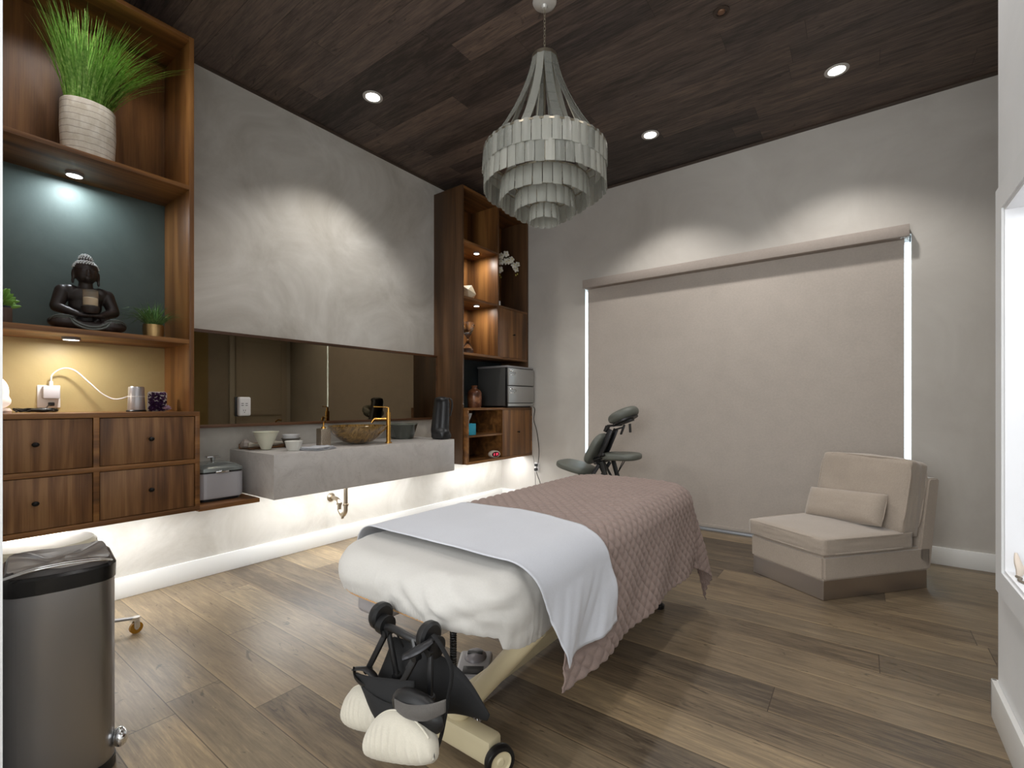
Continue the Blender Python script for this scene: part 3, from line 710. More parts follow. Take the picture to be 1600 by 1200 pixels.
tube(bm, pts, .0022, 6, 1); tube(bm, [(2.742, -3.76, .425), (2.72, -3.70, .30), (2.60, -3.50, .16), (2.40, -3.25, .06), (2.34, -3.20, .03)], .0025, 6, 8); obj('coiled_cable', bm, black_plastic, mt)

# fitted sheet
def fitted():
    bm = NB(); per = []
    def seg(p0, p1, n, nrm):
        for i in range(n):
            t = i/n; per.append(((p0[0]+(p1[0]-p0[0])*t, p0[1]+(p1[1]-p0[1])*t), nrm))
    a0, a1, b0, b1 = TX0+PR+R0, TX1-PR-R0, TY0+PR+R0, TY1-PR-R0
    def corner(c, s):
        for i in range(20):
            t = math.radians(s+90*i/20); per.append((c, (math.cos(t), math.sin(t))))
    seg((a1, b0), (a1, b1), 150, (1, 0)); corner((a1, b1), 0); seg((a1, b1), (a0, b1), 40, (0, 1)); corner((a0, b1), 90)
    seg((a0, b1), (a0, b0), 150, (-1, 0)); corner((a0, b0), 180); seg((a0, b0), (a1, b0), 90, (0, -1)); corner((a1, b0), 270)
    prof = [('i', x) for x in (R0, .08, .05, .02)]+[('a', x/6) for x in range(7)]+[('d', x/7) for x in range(1, 8)]+[('t', 1)]
    rings = []; off = .006
    for k, (typ, f) in enumerate(prof):
        row = []
        for i, (c, n) in enumerate(per):
            r = PR+off
            bxp, byp = c[0]+n[0]*(R0+r), c[1]+n[1]*(R0+r)
            L = .050+.075*math.exp(-((bxp-2.95)**2/.05+(byp+3.52)**2/.05))+(.03 if n[0] > .9 else 0)
            if byp > -3.3: L = .05
            if typ == 'i': out, z = R0-f, TZ+off
            elif typ == 'a': a = f*PI/2; out, z = R0+r*math.sin(a), TZ+off-r*(1-math.cos(a))
            elif typ == 'd': out, z = R0+r-.012*f*f, TZ+off-r-L*f
            else: out, z = R0+r-.016, TZ+off-r-L-.006
            x, y = c[0]+n[0]*out, c[1]+n[1]*out
            x += 0
            if typ in 'dt':
                g = .0035*math.sin(i*2.4)*(f if typ == 'd' else 1)*(1 if byp < -3.5 else .3); x += n[0]*g; y += n[1]*g
            w_ = (1 if typ != 'i' else .35)*(1 if byp < -3.35 else .2)
            q = Vector((x*7, y*7, z*16)); dsp = (abs(noise.noise(q))*.026-.004)*w_*(1 if (x > 2.45 and y < -3.4) else .45)
            fold = .008*w_*math.exp(-((x-2.75)**2/.03+(y+3.78)**2/.01))*math.sin((x*1.2+z*1.5)*60)
            kk = 0 if typ == 'i' else ((1-.75*f) if typ == 'd' else (.1 if typ == 't' else 1))
            x += n[0]*(dsp+fold)*kk; y += n[1]*(dsp+fold)*kk; z += (dsp*.5 if typ in 'ia' else 0)+crown(x, y)*(1 if typ == 'i' else max(0, 1-(f if typ == 'a' else 1)))
            row.append(bm.verts.new((x, y, z)))
        rings.append(row)
    n = len(per)
    for a, b in zip(rings, rings[1:]):
        for i in range(n): bm.faces.new((a[i], a[(i+1) % n], b[(i+1) % n], b[i]))
    # top fill grid
    bm.faces.new([v for v in rings[0]][::-1])
    bmesh.ops.remove_doubles(bm, verts=bm.verts, dist=1e-5)
    return bm
fs = obj('fitted_sheet', fitted(), fitted_m, None, angle=180)
tag(fs, 'off-white fitted sheet with gathered elastic hem stretched over the table end', 'sheet')

# quilted cover
QU0, QU1, QV0, QV1 = 1.88, 3.285, -3.40, -1.45
def quilt_fn(i, j):
    u = QU0+(QU1-QU0)*i; v = QV0+(QV1-QV0)*j
    cell = .041; a = (u+v)/math.sqrt(2)/cell; b = (u-v)/math.sqrt(2)/cell
    puff = (abs(math.sin(PI*a))*abs(math.sin(PI*b)))**.40*.0115
    vv = v
    if v < -3.2 and u > 2.9: vv = v-.05*((u-2.9)/.4)*((-3.2-v)/.2)
    p, down = drape_pt(u, vv, .022, puff, .05, .011, 13, .4)
    if v < -3.13+.05*abs(u-2.5) and down < .27: p, down = drape_pt(u, vv, .022, puff*.3, .05, .011, 13, .4)
    p.z = max(p.z, .012)
    return p
q = grid_cloth('quilted_bedspread', quilt_m, 0, 0, 260, 350, quilt_fn, -.004)
tag(q, 'mauve diamond-quilted bedspread draped over the far part of the massage table', 'bedspread')
def sheet_fn(i, j):
    u = 1.95+(3.205-1.95)*i
    dn = max(0, (u-2.81)/.38)
    v0 = -3.615+.12*dn-.02*math.sin((u-2.1)*3.5); v1 = -3.10-.05*max(0, 1-abs(u-2.85)/.2)+.0*dn
    v = v0+(v1-v0)*j
    border = .0015 if (j > .955 or j < .02 or i > .985) else 0
    wr = .0022*noise.noise(Vector((u*7, v*5, 2)))
    p, down = drape_pt(u, v, .038, border+wr, .05, .011, 13, .4)
    if down > 0:
        p.x += .020*min(1, down/.2)*(.5+.5*math.sin((v+down*.7)*24))+.014*min(1, down/.1)*abs(noise.noise(Vector((v*14+down*9, down*4, 5))))
    return p
s_ = grid_cloth('folded_top_sheet', sheet_m, 0, 0, 130, 60, sheet_fn, -.003)
tag(s_, 'cool white top sheet folded back across the massage table over the quilt', 'sheet')

# ------------------------------------------------------------------ face cradle hanging at the near end
fc = thing('face_cradle', 'black face cradle frame hanging from the near end rail with a cloth sling', 'face cradle', (2.65, -3.84, .58))
for x in (2.535, 2.735):
    bm = NB(); n = NB(); lathe(n, [(0, -.014), (.034, -.014), (.038, -.006), (.038, .008), (.030, .014), (0, .014)], (0, 0, 0), 28)
    bmesh.ops.transform(n, matrix=Matrix.Translation((x, -3.845, .583)) @ Matrix.Rotation(PI/2, 4, 'Y'), verts=n.verts); merge(bm, n)
    n = NB(); lathe(n, [(0, -.014), (.026, -.014), (.028, .014), (0, .018)], (0, 0, 0), 24)
    bmesh.ops.transform(n, matrix=Matrix.Translation((x+.024, -3.85, .565)) @ Matrix.Rotation(PI/2, 4, 'Y'), verts=n.verts); merge(bm, n)
    obj('clamp', bm, black_plastic, fc)
bm = NB(); tube(bm, [(2.56, -3.855, .560), (2.60, -3.862, .572), (2.65, -3.868, .575), (2.69, -3.868, .572), (2.73, -3.86, .568)], .010, 12, 5)
tube(bm, [(2.70, -3.868, .572), (2.715, -3.875, .54), (2.70, -3.885, .50)], .010, 10, 5); obj('crossbar', bm, black_plastic, fc)
for (a, b) in (((2.578, -3.862, .550), (2.510, -3.872, .430)), ((2.585, -3.858, .556), (2.625, -3.862, .445)), ((2.735, -3.89, .545), (2.672, -3.905, .432)), ((2.765, -3.87, .56), (2.780, -3.885, .455))):
    bm = NB(); bar(bm, a, b, .017, .010, (0, 1, 0), .003); 
    for p in (a, b): cyl(bm, (p[0], p[1]-.010, p[2]), (p[0], p[1]+.010, p[2]), .010)
    obj('link_arm', bm, black_plastic, fc)
bm = NB(); tube(bm, [(2.775, -3.872, .592), (2.755, -3.90, .575), (2.725, -3.925, .556)], lambda t: .011+.006*math.sin(PI*t), 12, 6, flat=.55); obj('cam_lever', bm, dark_metal, fc, label='dark grey locking lever')
# sling cloth
def strip(name, pts_a, pts_b, m, parent, thick=.004, k=6, bulge=0):
    A, B = smooth_path(pts_a, k), smooth_path(pts_b, k); n = min(len(A), len(B)); nv = 8
    bm = NB(); V = [[bm.verts.new(A[i].lerp(B[i], j/nv)+Vector((0, -bulge*math.sin(PI*j/nv)*math.sin(PI*i/(n-1)), -.3*bulge*math.sin(PI*j/nv)))) for j in range(nv+1)] for i in range(n)]
    for i in range(n-1):
        for j in range(nv): bm.faces.new((V[i][j], V[i+1][j], V[i+1][j+1], V[i][j+1]))
    o = obj(name, bm, m, parent, angle=180); s = o.modifiers.new('t', 'SOLIDIFY'); s.thickness = thick; s.offset = 0; return o
strip('sling', [(2.555, -3.815, .515), (2.66, -3.80, .515), (2.77, -3.80, .505), (2.84, -3.80, .475), (2.905, -3.80, .415)], [(2.50, -3.84, .37), (2.60, -3.83, .345), (2.72, -3.82, .36), (2.80, -3.81, .385), (2.895, -3.80, .40)], webbing, fc, .006, 8, .02)
strip('sling_pocket', [(2.490, -3.90, .425), (2.56, -3.90, .440), (2.64, -3.90, .462), (2.74, -3.90, .49)], [(2.52, -3.885, .395), (2.58, -3.91, .39), (2.68, -3.93, .40), (2.77, -3.93, .43)], webbing, fc, .006, 6, .01)
strip('sling_fold', [(2.50, -3.895, .405), (2.58, -3.92, .415), (2.68, -3.935, .43), (2.80, -3.93, .46)], [(2.56, -3.87, .32), (2.62, -3.90, .33), (2.70, -3.94, .36), (2.80, -3.94, .40)], webbing, fc, .006, 6, .015)
bm = NB(); tube(bm, [(2.475, -3.893, .430), (2.52, -3.885, .44), (2.56, -3.888, .43), (2.55, -3.905, .41), (2.50, -3.905, .415), (2.475, -3.893, .430)], .012, 8, 6, flat=.3); obj('buckle_loop', bm, black_plastic, fc)
strip('elastic_band', [(2.742, -3.965, .478), (2.80, -3.975, .492), (2.86, -3.97, .512), (2.90, -3.95, .528)], [(2.745, -3.965, .445), (2.80, -3.975, .458), (2.86, -3.97, .476), (2.90, -3.95, .50)], webbing_gray, fc, .004, 6, .008)
bm = NB(); ell(bm, (2.80, -3.945, .462), (.088, .03, .045)); obj('cradle_plate', bm, black_plastic, fc)
for pts, r in (([(2.765, -3.86, .60), (2.80, -3.86, .575), (2.832, -3.86, .53), (2.836, -3.88, .46), (2.838, -3.90, .40), (2.832, -3.91, .365)], .007), ([(2.60, -3.85, .575), (2.613, -3.845, .54), (2.615, -3.83, .51)], .004), ([(2.775, -3.85, .585), (2.785, -3.84, .55), (2.79, -3.82, .51)], .004)):
    bm = NB(); tube(bm, pts, r, 8, 6, flat=.35); obj('strap', bm, webbing, fc)
# the two cushions in cream covers
def pad(parts, nm, lab, seed, ribs):
    t_ = thing(nm, lab, 'cushion', parts[0][1], group=None)
    o = blob('cover', cream_cover, parts, .005, t_, 10); return t_
def fold_pad(name, lab, c, ax, nrm, L, W, T, bend, seed):
    """kidney pad: L along ax, W across, T thick along nrm, gathered folds"""
    t_ = thing(name, lab, 'cushion', c); ax = Vector(ax).normalized(); nrm = Vector(nrm); nrm = (nrm-ax*nrm.dot(ax)).normalized(); cr = ax.cross(nrm)
    bm = NB(); NU, NVv = 96, 32; rows = []
    for i in range(NU+1):
        t = i/NU; s = math.sin(PI*t)**.42 if 0 < t < 1 else 0
        row = []
        for j in range(NVv):
            a = 2*PI*j/NVv; cw, ch = math.cos(a), math.sin(a)
            k = (abs(cw)**2.4+abs(ch)**2.4)**(-1/2.4)
            w_ = W/2*s*cw*k; h = T/2*s*ch*k
            fo = .0030*math.sin(t*62+a*1.5+2*noise.noise(Vector((t*4, a, seed))))*(s > 0)*max(0, cw+.5)
            x = (t-.5)*L*(1-.0*cw); y = w_+bend*(2*t-1)**2; 
            p = Vector(c)+ax*x+cr*y+nrm*(h*(1+fo*10)+fo)
            row.append(bm.verts.new(p))
        rows.append(row)
    for a, b in zip(rows, rows[1:]):
        for j in range(NVv): bm.faces.new((a[j], a[(j+1) % NVv], b[(j+1) % NVv], b[j]))
    bmesh.ops.remove_doubles(bm, verts=bm.verts, dist=1e-5)
    obj('cover', bm, cream_cover, t_, angle=180)
    # piping seam
    bm = NB(); pts = []
    for i in range(4, NU-3):
        t = i/NU; s = math.sin(PI*t)**.42; pts.append(Vector(c)+ax*((t-.5)*L)+cr*(-(W/2)*s*.93+bend*(2*t-1)**2)+nrm*(T/2*s*.52))
    tube(bm, pts, .0022, 6, 1); obj('piping', bm, cream_cover, t_); return t_
fold_pad('cradle_cushion', 'cream covered face cushion, the rear left one of the hanging pair', (2.512, -3.875, .325), (1, -.08, .30), (-.25, -1, .35), .215, .115, .105, .02, 1)
fold_pad('cradle_cushion', 'cream covered face cushion with gathered folds, the front one of the hanging pair', (2.766, -3.968, .402), (1, -.02, .36), (-.15, -1, .45), .26, .108, .10, .025, 2)
# foot control and cable bundle on the floor
t = thing('foot_pedal', 'grey foot pedal control with black button on the floor under the table', 'pedal', (2.27, -3.13, 0), math.radians(35))
bm = NB(); bx(bm, -.075, .075, -.11, .11, .001, .042, .014, 3); obj('base', bm, plastic_g, t, local=True)
bm = NB(); ell(bm, (0, .05, .042), (.052, .058, .028)); obj('rocker', bm, mat('mid_grey_plastic', S(112, 108, 110), .4), t, local=True)
bm = NB(); bx(bm, -.035, .035, .03, .055, .062, .070, .003); bx(bm, -.045, .045, -.09, -.03, .040, .045, .002); obj('button', bm, black_plastic, t, local=True)
bm = NB(); 
for k in range(8): 
    a = k/8*PI; tube(bm, [Vector((2.512+.026*math.cos(q_)*math.cos(a), -3.405+.026*math.cos(q_)*math.sin(a), .028+.026*math.sin(q_))) for q_ in [2*PI*i/24 for i in range(24)]], .0022, 6, 1, True)
tag(obj('wire_ball', bm, chrome), 'small shiny wire coil ball lying on the floor behind the table wheel', 'coil')

# ================================================================== ARMCHAIR
A_ang = math.atan2(-.561, .828)
ac = thing('slipper_chair', 'armless taupe velour lounge chair with mirrored plinth in the right corner', 'armchair', (3.025, -1.007, 0), A_ang)
CW = .545; CD = .86; FL = .078; FLL = .0
def wedge(z0, z1, d0=0, d1=CD, ins=0.0, bev=.012, sag=0):
    def fl(d): return FL*d/CD
    poly = [(ins, d0), (CW-ins+fl(d0), d0), (CW-ins+fl(d1), d1), (ins, d1)]
    bm = NB(); extr(bm, poly, z0, z1, bev); return bm
steel_p = mat('polished_steel_plinth', S(190, 184, 182), .28, 1)
obj('plinth', wedge(.002, .118, .012, CD-.02, .012, .001), steel_p, ac, local=True, smooth=False)
def soft_box(name, parent, x0, x1, y0, y1, z0, z1, m, crownz=.0, taper=0, r=.03, M=None, pipe=True, seed=0, fl=0, wr=.004, sub=18):
    """upholstered cushion with crowned faces, rounded rims and piping; local coordinates"""
    bm = NB(); n = NB(); bmesh.ops.create_cube(n, size=2)
    bmesh.ops.subdivide_edges(n, edges=n.edges, cuts=sub, use_grid_fill=True)
    for v in n.verts:
        c = v.co.copy()
        f = [c.x, c.y, c.z]; hs = [(x1-x0)/2, (y1-y0)/2, (z1-z0)/2]
        p = Vector([f[i]*hs[i] for i in range(3)])
        q = Vector([max(-hs[i]+r, min(hs[i]-r, p[i])) for i in range(3)]); d = p-q
        if d.length > 1e-6: p = q+d.normalized()*min(d.length, r) if d.length > r else p
        if d.length > 1e-6 and sum(abs(x) > 1e-6 for x in d) > 1: p = q+d.normalized()*r
        cx = math.cos(PI/2*min(1, abs(f[0]))); cy = math.cos(PI/2*min(1, abs(f[1]))); cz = math.cos(PI/2*min(1, abs(f[2])))
        p.z += (1 if f[2] > 0 else -1)*crownz*(cx*cy)**.6*abs(f[2])
        p.y += (1 if f[1] > 0 else -1)*crownz*.5*(cx*cz)**.6*abs(f[1])
        p.x += (1 if f[0] > 0 else -1)*crownz*.3*(cy*cz)**.6*abs(f[0])
        p += Vector((noise.noise(c*2.3+Vector((seed, 0, 0))), noise.noise(c*2.3+Vector((0, seed, 3))), noise.noise(c*2.3+Vector((5, 0, seed)))))*wr*1.6
        p.x += fl*(f[1]+1)/2*(f[0]+1)/2
        p += Vector(((x0+x1)/2, (y0+y1)/2, (z0+z1)/2))
        v.co = p
    if M is not None: bmesh.ops.transform(n, matrix=M, verts=n.verts)
    o = obj(name, n, m, parent, local=True, angle=180)
    return o
def pipe_loop(parent, pts, m, M=None, r=.0055, name='piping'):
    P = []
    for i in range(len(pts)):
        a, b = Vector(pts[i]), Vector(pts[(i+1) % len(pts)])
        for k in range(8): P.append(a.lerp(b, k/8))
    # round corners by averaging
    for _ in range(2): P = [(P[i-1]+P[i]*2+P[(i+1) % len(P)])/4 for i in range(len(P))]
    if M is not None: P = [M @ p for p in P]
    bm = NB(); tube(bm, P, r, 8, 1, True); obj(name, bm, m, parent, local=True)
o = obj('base', wedge(.118, .272, 0, CD, 0, .014), seat_m, ac, local=True)
# raked back frame
bm = NB(); prof = [(CD-.10, .20), (CD-.012, .118), (CD+.0, .15), (CD+.075, .70), (CD+.055, .712), (CD-.005, .712), (CD-.02, .70)]
vs = []
for s_x in (-1, 1):
    row = []
    for (d, z) in prof:
        x = (0 if s_x < 0 else CW+FL*d/CD); row.append(bm.verts.new((x, d, z)))
    vs.append(row)
bm.faces.new(vs[0]); bm.faces.new(vs[1][::-1])
for i in range(len(prof)): bm.faces.new((vs[0][i], vs[0][(i+1) % len(prof)], vs[1][(i+1) % len(prof)], vs[1][i]))
bmesh.ops.bevel(bm, geom=list(bm.edges), offset=.008, segments=3, affect='EDGES'); obj('back_frame', bm, seat_m, ac, local=True)
sc_ = soft_box('seat_cushion', ac, -.008, CW+.008, -.010, .70, .275, .378, seat_m, .016, r=.011, seed=1, fl=FL*.8, wr=.0015, sub=26)
for zz in (.372, .284): pipe_loop(ac, [(-.010, -.011, zz), (CW+.010, -.011, zz), (CW+.012+FL*.8, .70, zz), (-.012, .70, zz)], seat_m)
Mb = Matrix.Translation((CW/2+.035, .60, .372)) @ Matrix.Rotation(math.radians(-13), 4, 'X')
soft_box('back_cushion', ac, -CW/2-.025, CW/2+.025, 0.0, .165, .0, .475, seat_m, .020, r=.014, M=Mb, seed=5, wr=.004, sub=26)
for yy in (.006, .160): pipe_loop(ac, [(-CW/2-.026, yy, .012), (CW/2+.026, yy, .012), (CW/2+.026, yy, .474), (-CW/2-.026, yy, .474)], seat_m, Mb)
# lumbar pillow: its own thing
lp = thing('lumbar_pillow', 'small rectangular taupe velour pillow leaning on the slipper chair back', 'pillow', (3.025, -1.007, 0), A_ang)
Ml = Matrix.Translation((CW/2+.005, .51, .392)) @ Matrix.Rotation(math.radians(-24), 4, 'X') @ Matrix.Rotation(math.radians(-4), 4, 'Y')
bm = NB(); n = NB(); bmesh.ops.create_cube(n, size=2); bmesh.ops.subdivide_edges(n, edges=n.edges, cuts=20, use_grid_fill=True)
for v in n.verts:
    f = v.co.copy(); ex = max(0, 1-abs(f.x)**4); ez = max(0, 1-abs(f.z)**3)
    th = .055*(ex*ez)**.42+.004
    pin = 1-.05*(1-ez)*0
    x = f.x*.262; z = .105+f.z*.108
    v.co = Vector((x, f.y*th+.004*noise.noise(f*3)*ex*ez, z+.003*noise.noise(Vector((f.x*3, 1, 2)))))
bmesh.ops.transform(n, matrix=Ml, verts=n.verts); obj('cover', n, seat_m, lp, local=True, angle=180)
pipe_loop(lp, [(-.264, 0, -.004), (.264, 0, -.004), (.264, 0, .214), (-.264, 0, .214)], seat_m, Ml, .003)

# ================================================================== PORTABLE MASSAGE CHAIR
mc = thing('massage_chair', 'grey padded portable kneeling massage chair in front of the blind', 'massage chair', (1.75, -.6, 0))
def padobj(name, c, size, ang, m=vinyl_gray, r=.3, tip=0, hollow=False):
    n = NB(); 
    bmesh.ops.create_uvsphere(n, u_segments=36, v_segments=22, radius=1)
    for v in n.verts:
        x, y, z = v.co
        def sg(t, p): return (abs(t)**p)*(1 if t >= 0 else -1)
        R = math.hypot(x, y); 
        if R > 1e-5:
            ca, sa = x/R, y/R; k = (abs(ca)**3+abs(sa)**3)**(-1/3); rr = R**.5 if R < 1 else 1
            x, y = ca*rr*k, sa*rr*k
        z = sg(z, .55)
        v.co = Vector((x*size[0]/2, y*size[1]/2, z*size[2]/2))
    bmesh.ops.transform(n, matrix=Matrix.Translation(c) @ Matrix.Rotation(math.radians(ang), 4, 'Y'), verts=n.verts)
    return obj(name, n, m, mc, angle=180)
padobj('seat', (1.395, -.60, .575), (.36, .36, .075), 12)
padobj('chest_pad', (1.625, -.60, .765), (.33, .30, .085), -60)
padobj('arm_rest', (1.87, -.60, .708), (.36, .28, .075), -2)
padobj('knee_pad', (1.50, -.42, .30), (.28, .16, .07), -40); padobj('knee_pad', (1.50, -.78, .30), (.28, .16, .07), -40)
# horseshoe head cushion
n = NB(); c0 = Vector((1.885, -.60, 1.085)); Mh = Matrix.Translation(c0) @ Matrix.Rotation(math.radians(-25), 4, 'Y')
pts = [Mh @ Vector((.105*math.cos(a), .105*math.sin(a), 0)) for a in [math.radians(200+320*i/40-0) for i in range(41)]]
tube(n, pts, lambda t: .047*(1-.25*abs(2*t-1)**6), 14, 1); obj('face_cushion', n, vinyl_gray, mc, angle=180)
bm = NB(); lathe(bm, [(.06, 0), (.125, 0), (.125, .014), (.06, .014), (.06, 0)], (0, 0, 0), 32); bmesh.ops.transform(bm, matrix=Mh @ Matrix.Translation((0, 0, -.058)), verts=bm.verts); obj('face_plate', bm, black_plastic, mc)
bm = NB()
bar(bm, (1.86, -.60, 1.01), (1.98, -.60, 1.055), .07, .03); bar(bm, (1.735, -.60, .985), (1.87, -.60, 1.0), .05, .022); bar(bm, (1.735, -.60, .985), (1.71, -.60, .93), .05, .03)
bar(bm, (1.90, -.60, 1.0), (1.865, -.60, .91), .03, .014, (1, 0, 0)); bar(bm, (1.94, -.57, 1.01), (1.945, -.57, .93), .03, .014, (1, 0, 0)); bar(bm, (1.80, -.60, .95), (1.88, -.60, .975), .03, .014)
obj('head_bracket', bm, black_plastic, mc)
for yy in (-.66, -.54):
    bm = NB(); bar(bm, (1.79, yy, .955), (1.665, yy, .66), .022, .045, (1, 0, 0)); obj('upright', bm, dark_metal, mc)
bm = NB(); bar(bm, (1.755, -.6, .94), (1.67, -.6, .70), .09, .012, (1, 0, 0)); obj('slide_plate', bm, black_plastic, mc)
for yy in (-.72, -.48):
    bm = NB(); bar(bm, (1.70, yy, .63), (1.32, yy, .012), .024, .03, (1, 0, 0)); obj('leg', bm, dark_metal, mc)
    bm = NB(); bar(bm, (1.73, yy, .66), (1.92, yy, .012), .03, .035, (1, 0, 0)); obj('leg', bm, black_plastic, mc)
    bm = NB(); bar(bm, (1.66, yy*.5-.3, .64), (1.84, yy*.5-.3, .33), .018, .02, (1, 0, 0)); obj('brace', bm, dark_metal, mc)
bm = NB(); cyl(bm, (1.68, -.76, .645), (1.68, -.44, .645), .014); cyl(bm, (1.32, -.76, .018), (1.32, -.44, .018), .014); cyl(bm, (1.92, -.76, .018), (1.92, -.44, .018), .014); obj('cross_tube', bm, black_plastic, mc)
bm = NB(); cyl(bm, (1.70, -.70, .70), (1.76, -.76, .725), .008); ell(bm, (1.765, -.765, .728), (.018, .018, .018)); cyl(bm, (1.62, -.66, .66), (1.70, -.66, .69), .02); obj('knob', bm, black_plastic, mc)
bm = NB(); tube(bm, [(1.93, -.66, .675), (1.80, -.66, .46)], .004, 6, 1); tube(bm, [(1.86, -.52, .675), (1.76, -.52, .46)], .004, 6, 1); obj('strap', bm, dark_metal, mc)
bm = NB(); bar(bm, (1.42, -.6, .535), (1.56, -.6, .46), .12, .02); obj('seat_bracket', bm, black_plastic, mc)

# ================================================================== CHANDELIER
HX, HY = 2.172, -2.395
ch = thing('chandelier', 'tiered grey glass-tile chandelier hanging on a chain above the table', 'chandelier', (HX, HY, CZ))
gm = mat('ribbed_grey_glass', S(178, 178, 170), .22, 0, trans=.4, ior=1.3); q = NT(gm)
q.bump(q.noise(q.mapping(q.pos(), (1, 1, .15)), 160, 2, .6), .35, .004)
tr = q.add('ShaderNodeBsdfTransparent'); mx = q.add('ShaderNodeMixShader'); mx.inputs[0].default_value = .32
oi = q.add('ShaderNodeObjectInfo'); q.color(q.ramp(oi.outputs['Random'], [(0, S(158, 160, 152)), (1, S(206, 206, 196))])); q.link(q.b.outputs[0], mx.inputs[1]); q.link(tr.outputs[0], mx.inputs[2]); q.link(mx.outputs[0], q.n['Material Output'].inputs['Surface'])
ringm = mat('antique_silver', S(168, 160, 142), .3, .9)
obj('canopy', lathe(NB(), [(0, -.035), (.012, -.035), (.02, -.022), (.045, -.018), (.066, -.008), (.070, 0), (0, 0)], (HX, HY, CZ), 36), mat('white_satin_canopy', S(190, 188, 182), .35, .2), ch)
bm = NB()
for i in range(13):
    z = CZ-.045-i*.0215
    pts = [Vector((HX+(.006*math.cos(a) if i % 2 else 0), HY+(0 if i % 2 else .006*math.cos(a)), z+.014*math.sin(a))) for a in [2*PI*k/16 for k in range(16)]]
    tube(bm, pts, .0016, 6, 1, True)
obj('chain', bm, ringm, ch)
def ring(r, z, h=.008, t=.006):
    bm = NB(); lathe(bm, [(r-t, z-h/2), (r, z-h/2), (r, z+h/2), (r-t, z+h/2), (r-t, z-h/2)], (HX, HY, 0), 72); obj('ring', bm, ringm, ch)
def gpanel(bm, M, w_, h, bend=0.0, t=.0035):
    """one arched glass tile; top edge rounded, hanging down from z=0"""
    nx, ny = 4, 5; F = {}
    for side in (0, 1):
        for i in range(nx+1):
            for j in range(ny+1):
                u = (i/nx-.5); top = .0045*(1-(2*u)**2); bot = -.004*(1-(2*u)**2)
                x = u*w_; z = top+(bot-h-top)*(j/ny)
                y = (t if side else 0)+bend*(1-(2*u)**2)*.006
                F[side, i, j] = bm.verts.new(M @ Vector((x, y, z)))
    for side in (0, 1):
        for i in range(nx):
            for j in range(ny):
                f = [F[side, i, j], F[side, i+1, j], F[side, i+1, j+1], F[side, i, j+1]]; bm.faces.new(f if side else f[::-1])
    rim = [(i, 0) for i in range(nx)]+[(nx, j) for j in range(ny)]+[(i, ny) for i in range(nx, 0, -1)]+[(0, j) for j in range(ny, 0, -1)]
    for a, b in zip(rim, rim[1:]+rim[:1]): bm.faces.new((F[0, a[0], a[1]], F[0, b[0], b[1]], F[1, b[0], b[1]], F[1, a[0], a[1]]))
rest = NB()
def tier(r, z, n, h, separate, a0=0, tilt=3):
    w_ = 2*PI*r/n*.95
    for i in range(n):
        a = a0+2*PI*(i+.5)/n
        M = Matrix.Translation((HX+r*math.cos(a), HY+r*math.sin(a), z)) @ Matrix.Rotation(a-PI/2, 4, 'Z') @ Matrix.Rotation(math.radians(tilt+random.uniform(-2.5, 2.5)), 4, 'X') @ Matrix.Rotation(math.radians(random.uniform(-1.5, 1.5)), 4, 'Z')
        if separate: bm = NB(); gpanel(bm, M, w_, h, 1); obj('glass_tile', bm, gm, ch)
        else: gpanel(rest, M, w_, h, 1)
tier(.350, 2.660, 42, .115, True, 0, 1); tier(.346, 2.548, 42, .11, True, .05, 3)
tier(.250, 2.480, 30, .115, False, 0, 3); tier(.165, 2.405, 20, .10, False); tier(.080, 2.335, 12, .080, False, 0, 2)
ring(.358, 2.655, .010, .006); ring(.342, 2.64, .004, .02); ring(.259, 2.482, .008, .006); ring(.174, 2.408, .007, .006); ring(.088, 2.338, .006, .005); ring(.075, 3.212, .02, .004)
bm = NB()
for k in range(8):
    a = 2*PI*k/8+.2
    for (r0, r1, z) in ((.243, .342, 2.56), (.158, .243, 2.44), (.073, .158, 2.37)):
        bar(bm, (HX+r0*math.cos(a), HY+r0*math.sin(a), z-.03), (HX+r1*math.cos(a), HY+r1*math.sin(a), z+.03), .012, .003)
cyl(bm, (HX, HY, 2.34), (HX, HY, 3.24), .006); lathe(bm, [(0, 3.235), (.012, 3.235), (.07, 3.222), (.07, 3.218), (0, 3.225)], (HX, HY, 0), 32)
obj('frame', bm, ringm, ch)
# hanging strands of tiles between crown and main ring
NS = 12
for k in range(NS):
    a = 2*PI*(k+.5)/NS
    bmS = NB(); m = 7
    for i in range(m):
        t0, t1 = i/m, (i+1)/m
        rr = lambda t: .070+(.335-.070)*(t**1.9)*.62+(.335-.070)*.38*t
        zz = lambda t: 3.205-(3.205-2.665)*t
        pA = Vector((rr(t0), 0, zz(t0))); pB = Vector((rr(t1), 0, zz(t1))); d = pB-pA; ang = math.atan2(d.x, -d.z)
        M = Matrix.Translation((HX, HY, 0)) @ Matrix.Rotation(a, 4, 'Z') @ Matrix.Translation(pA) @ Matrix.Rotation(-ang, 4, 'Y') @ Matrix.Rotation(-PI/2, 4, 'Z')
        gpanel(bmS, M, .042+.010*t0, d.length*1.04, 0, .003)
    obj('tile_strand', bmS, gm, ch)
    bm = NB(); tube(bm, [(HX+rr(t)*math.cos(a+.10), HY+rr(t)*math.sin(a+.10), zz(t)) for t in [j/10 for j in range(11)]], .0012, 5, 1); obj('wire', bm, ringm, ch)
o = obj('lower_glass_tiles', rest, gm, ch); o['kind'] = 'stuff'

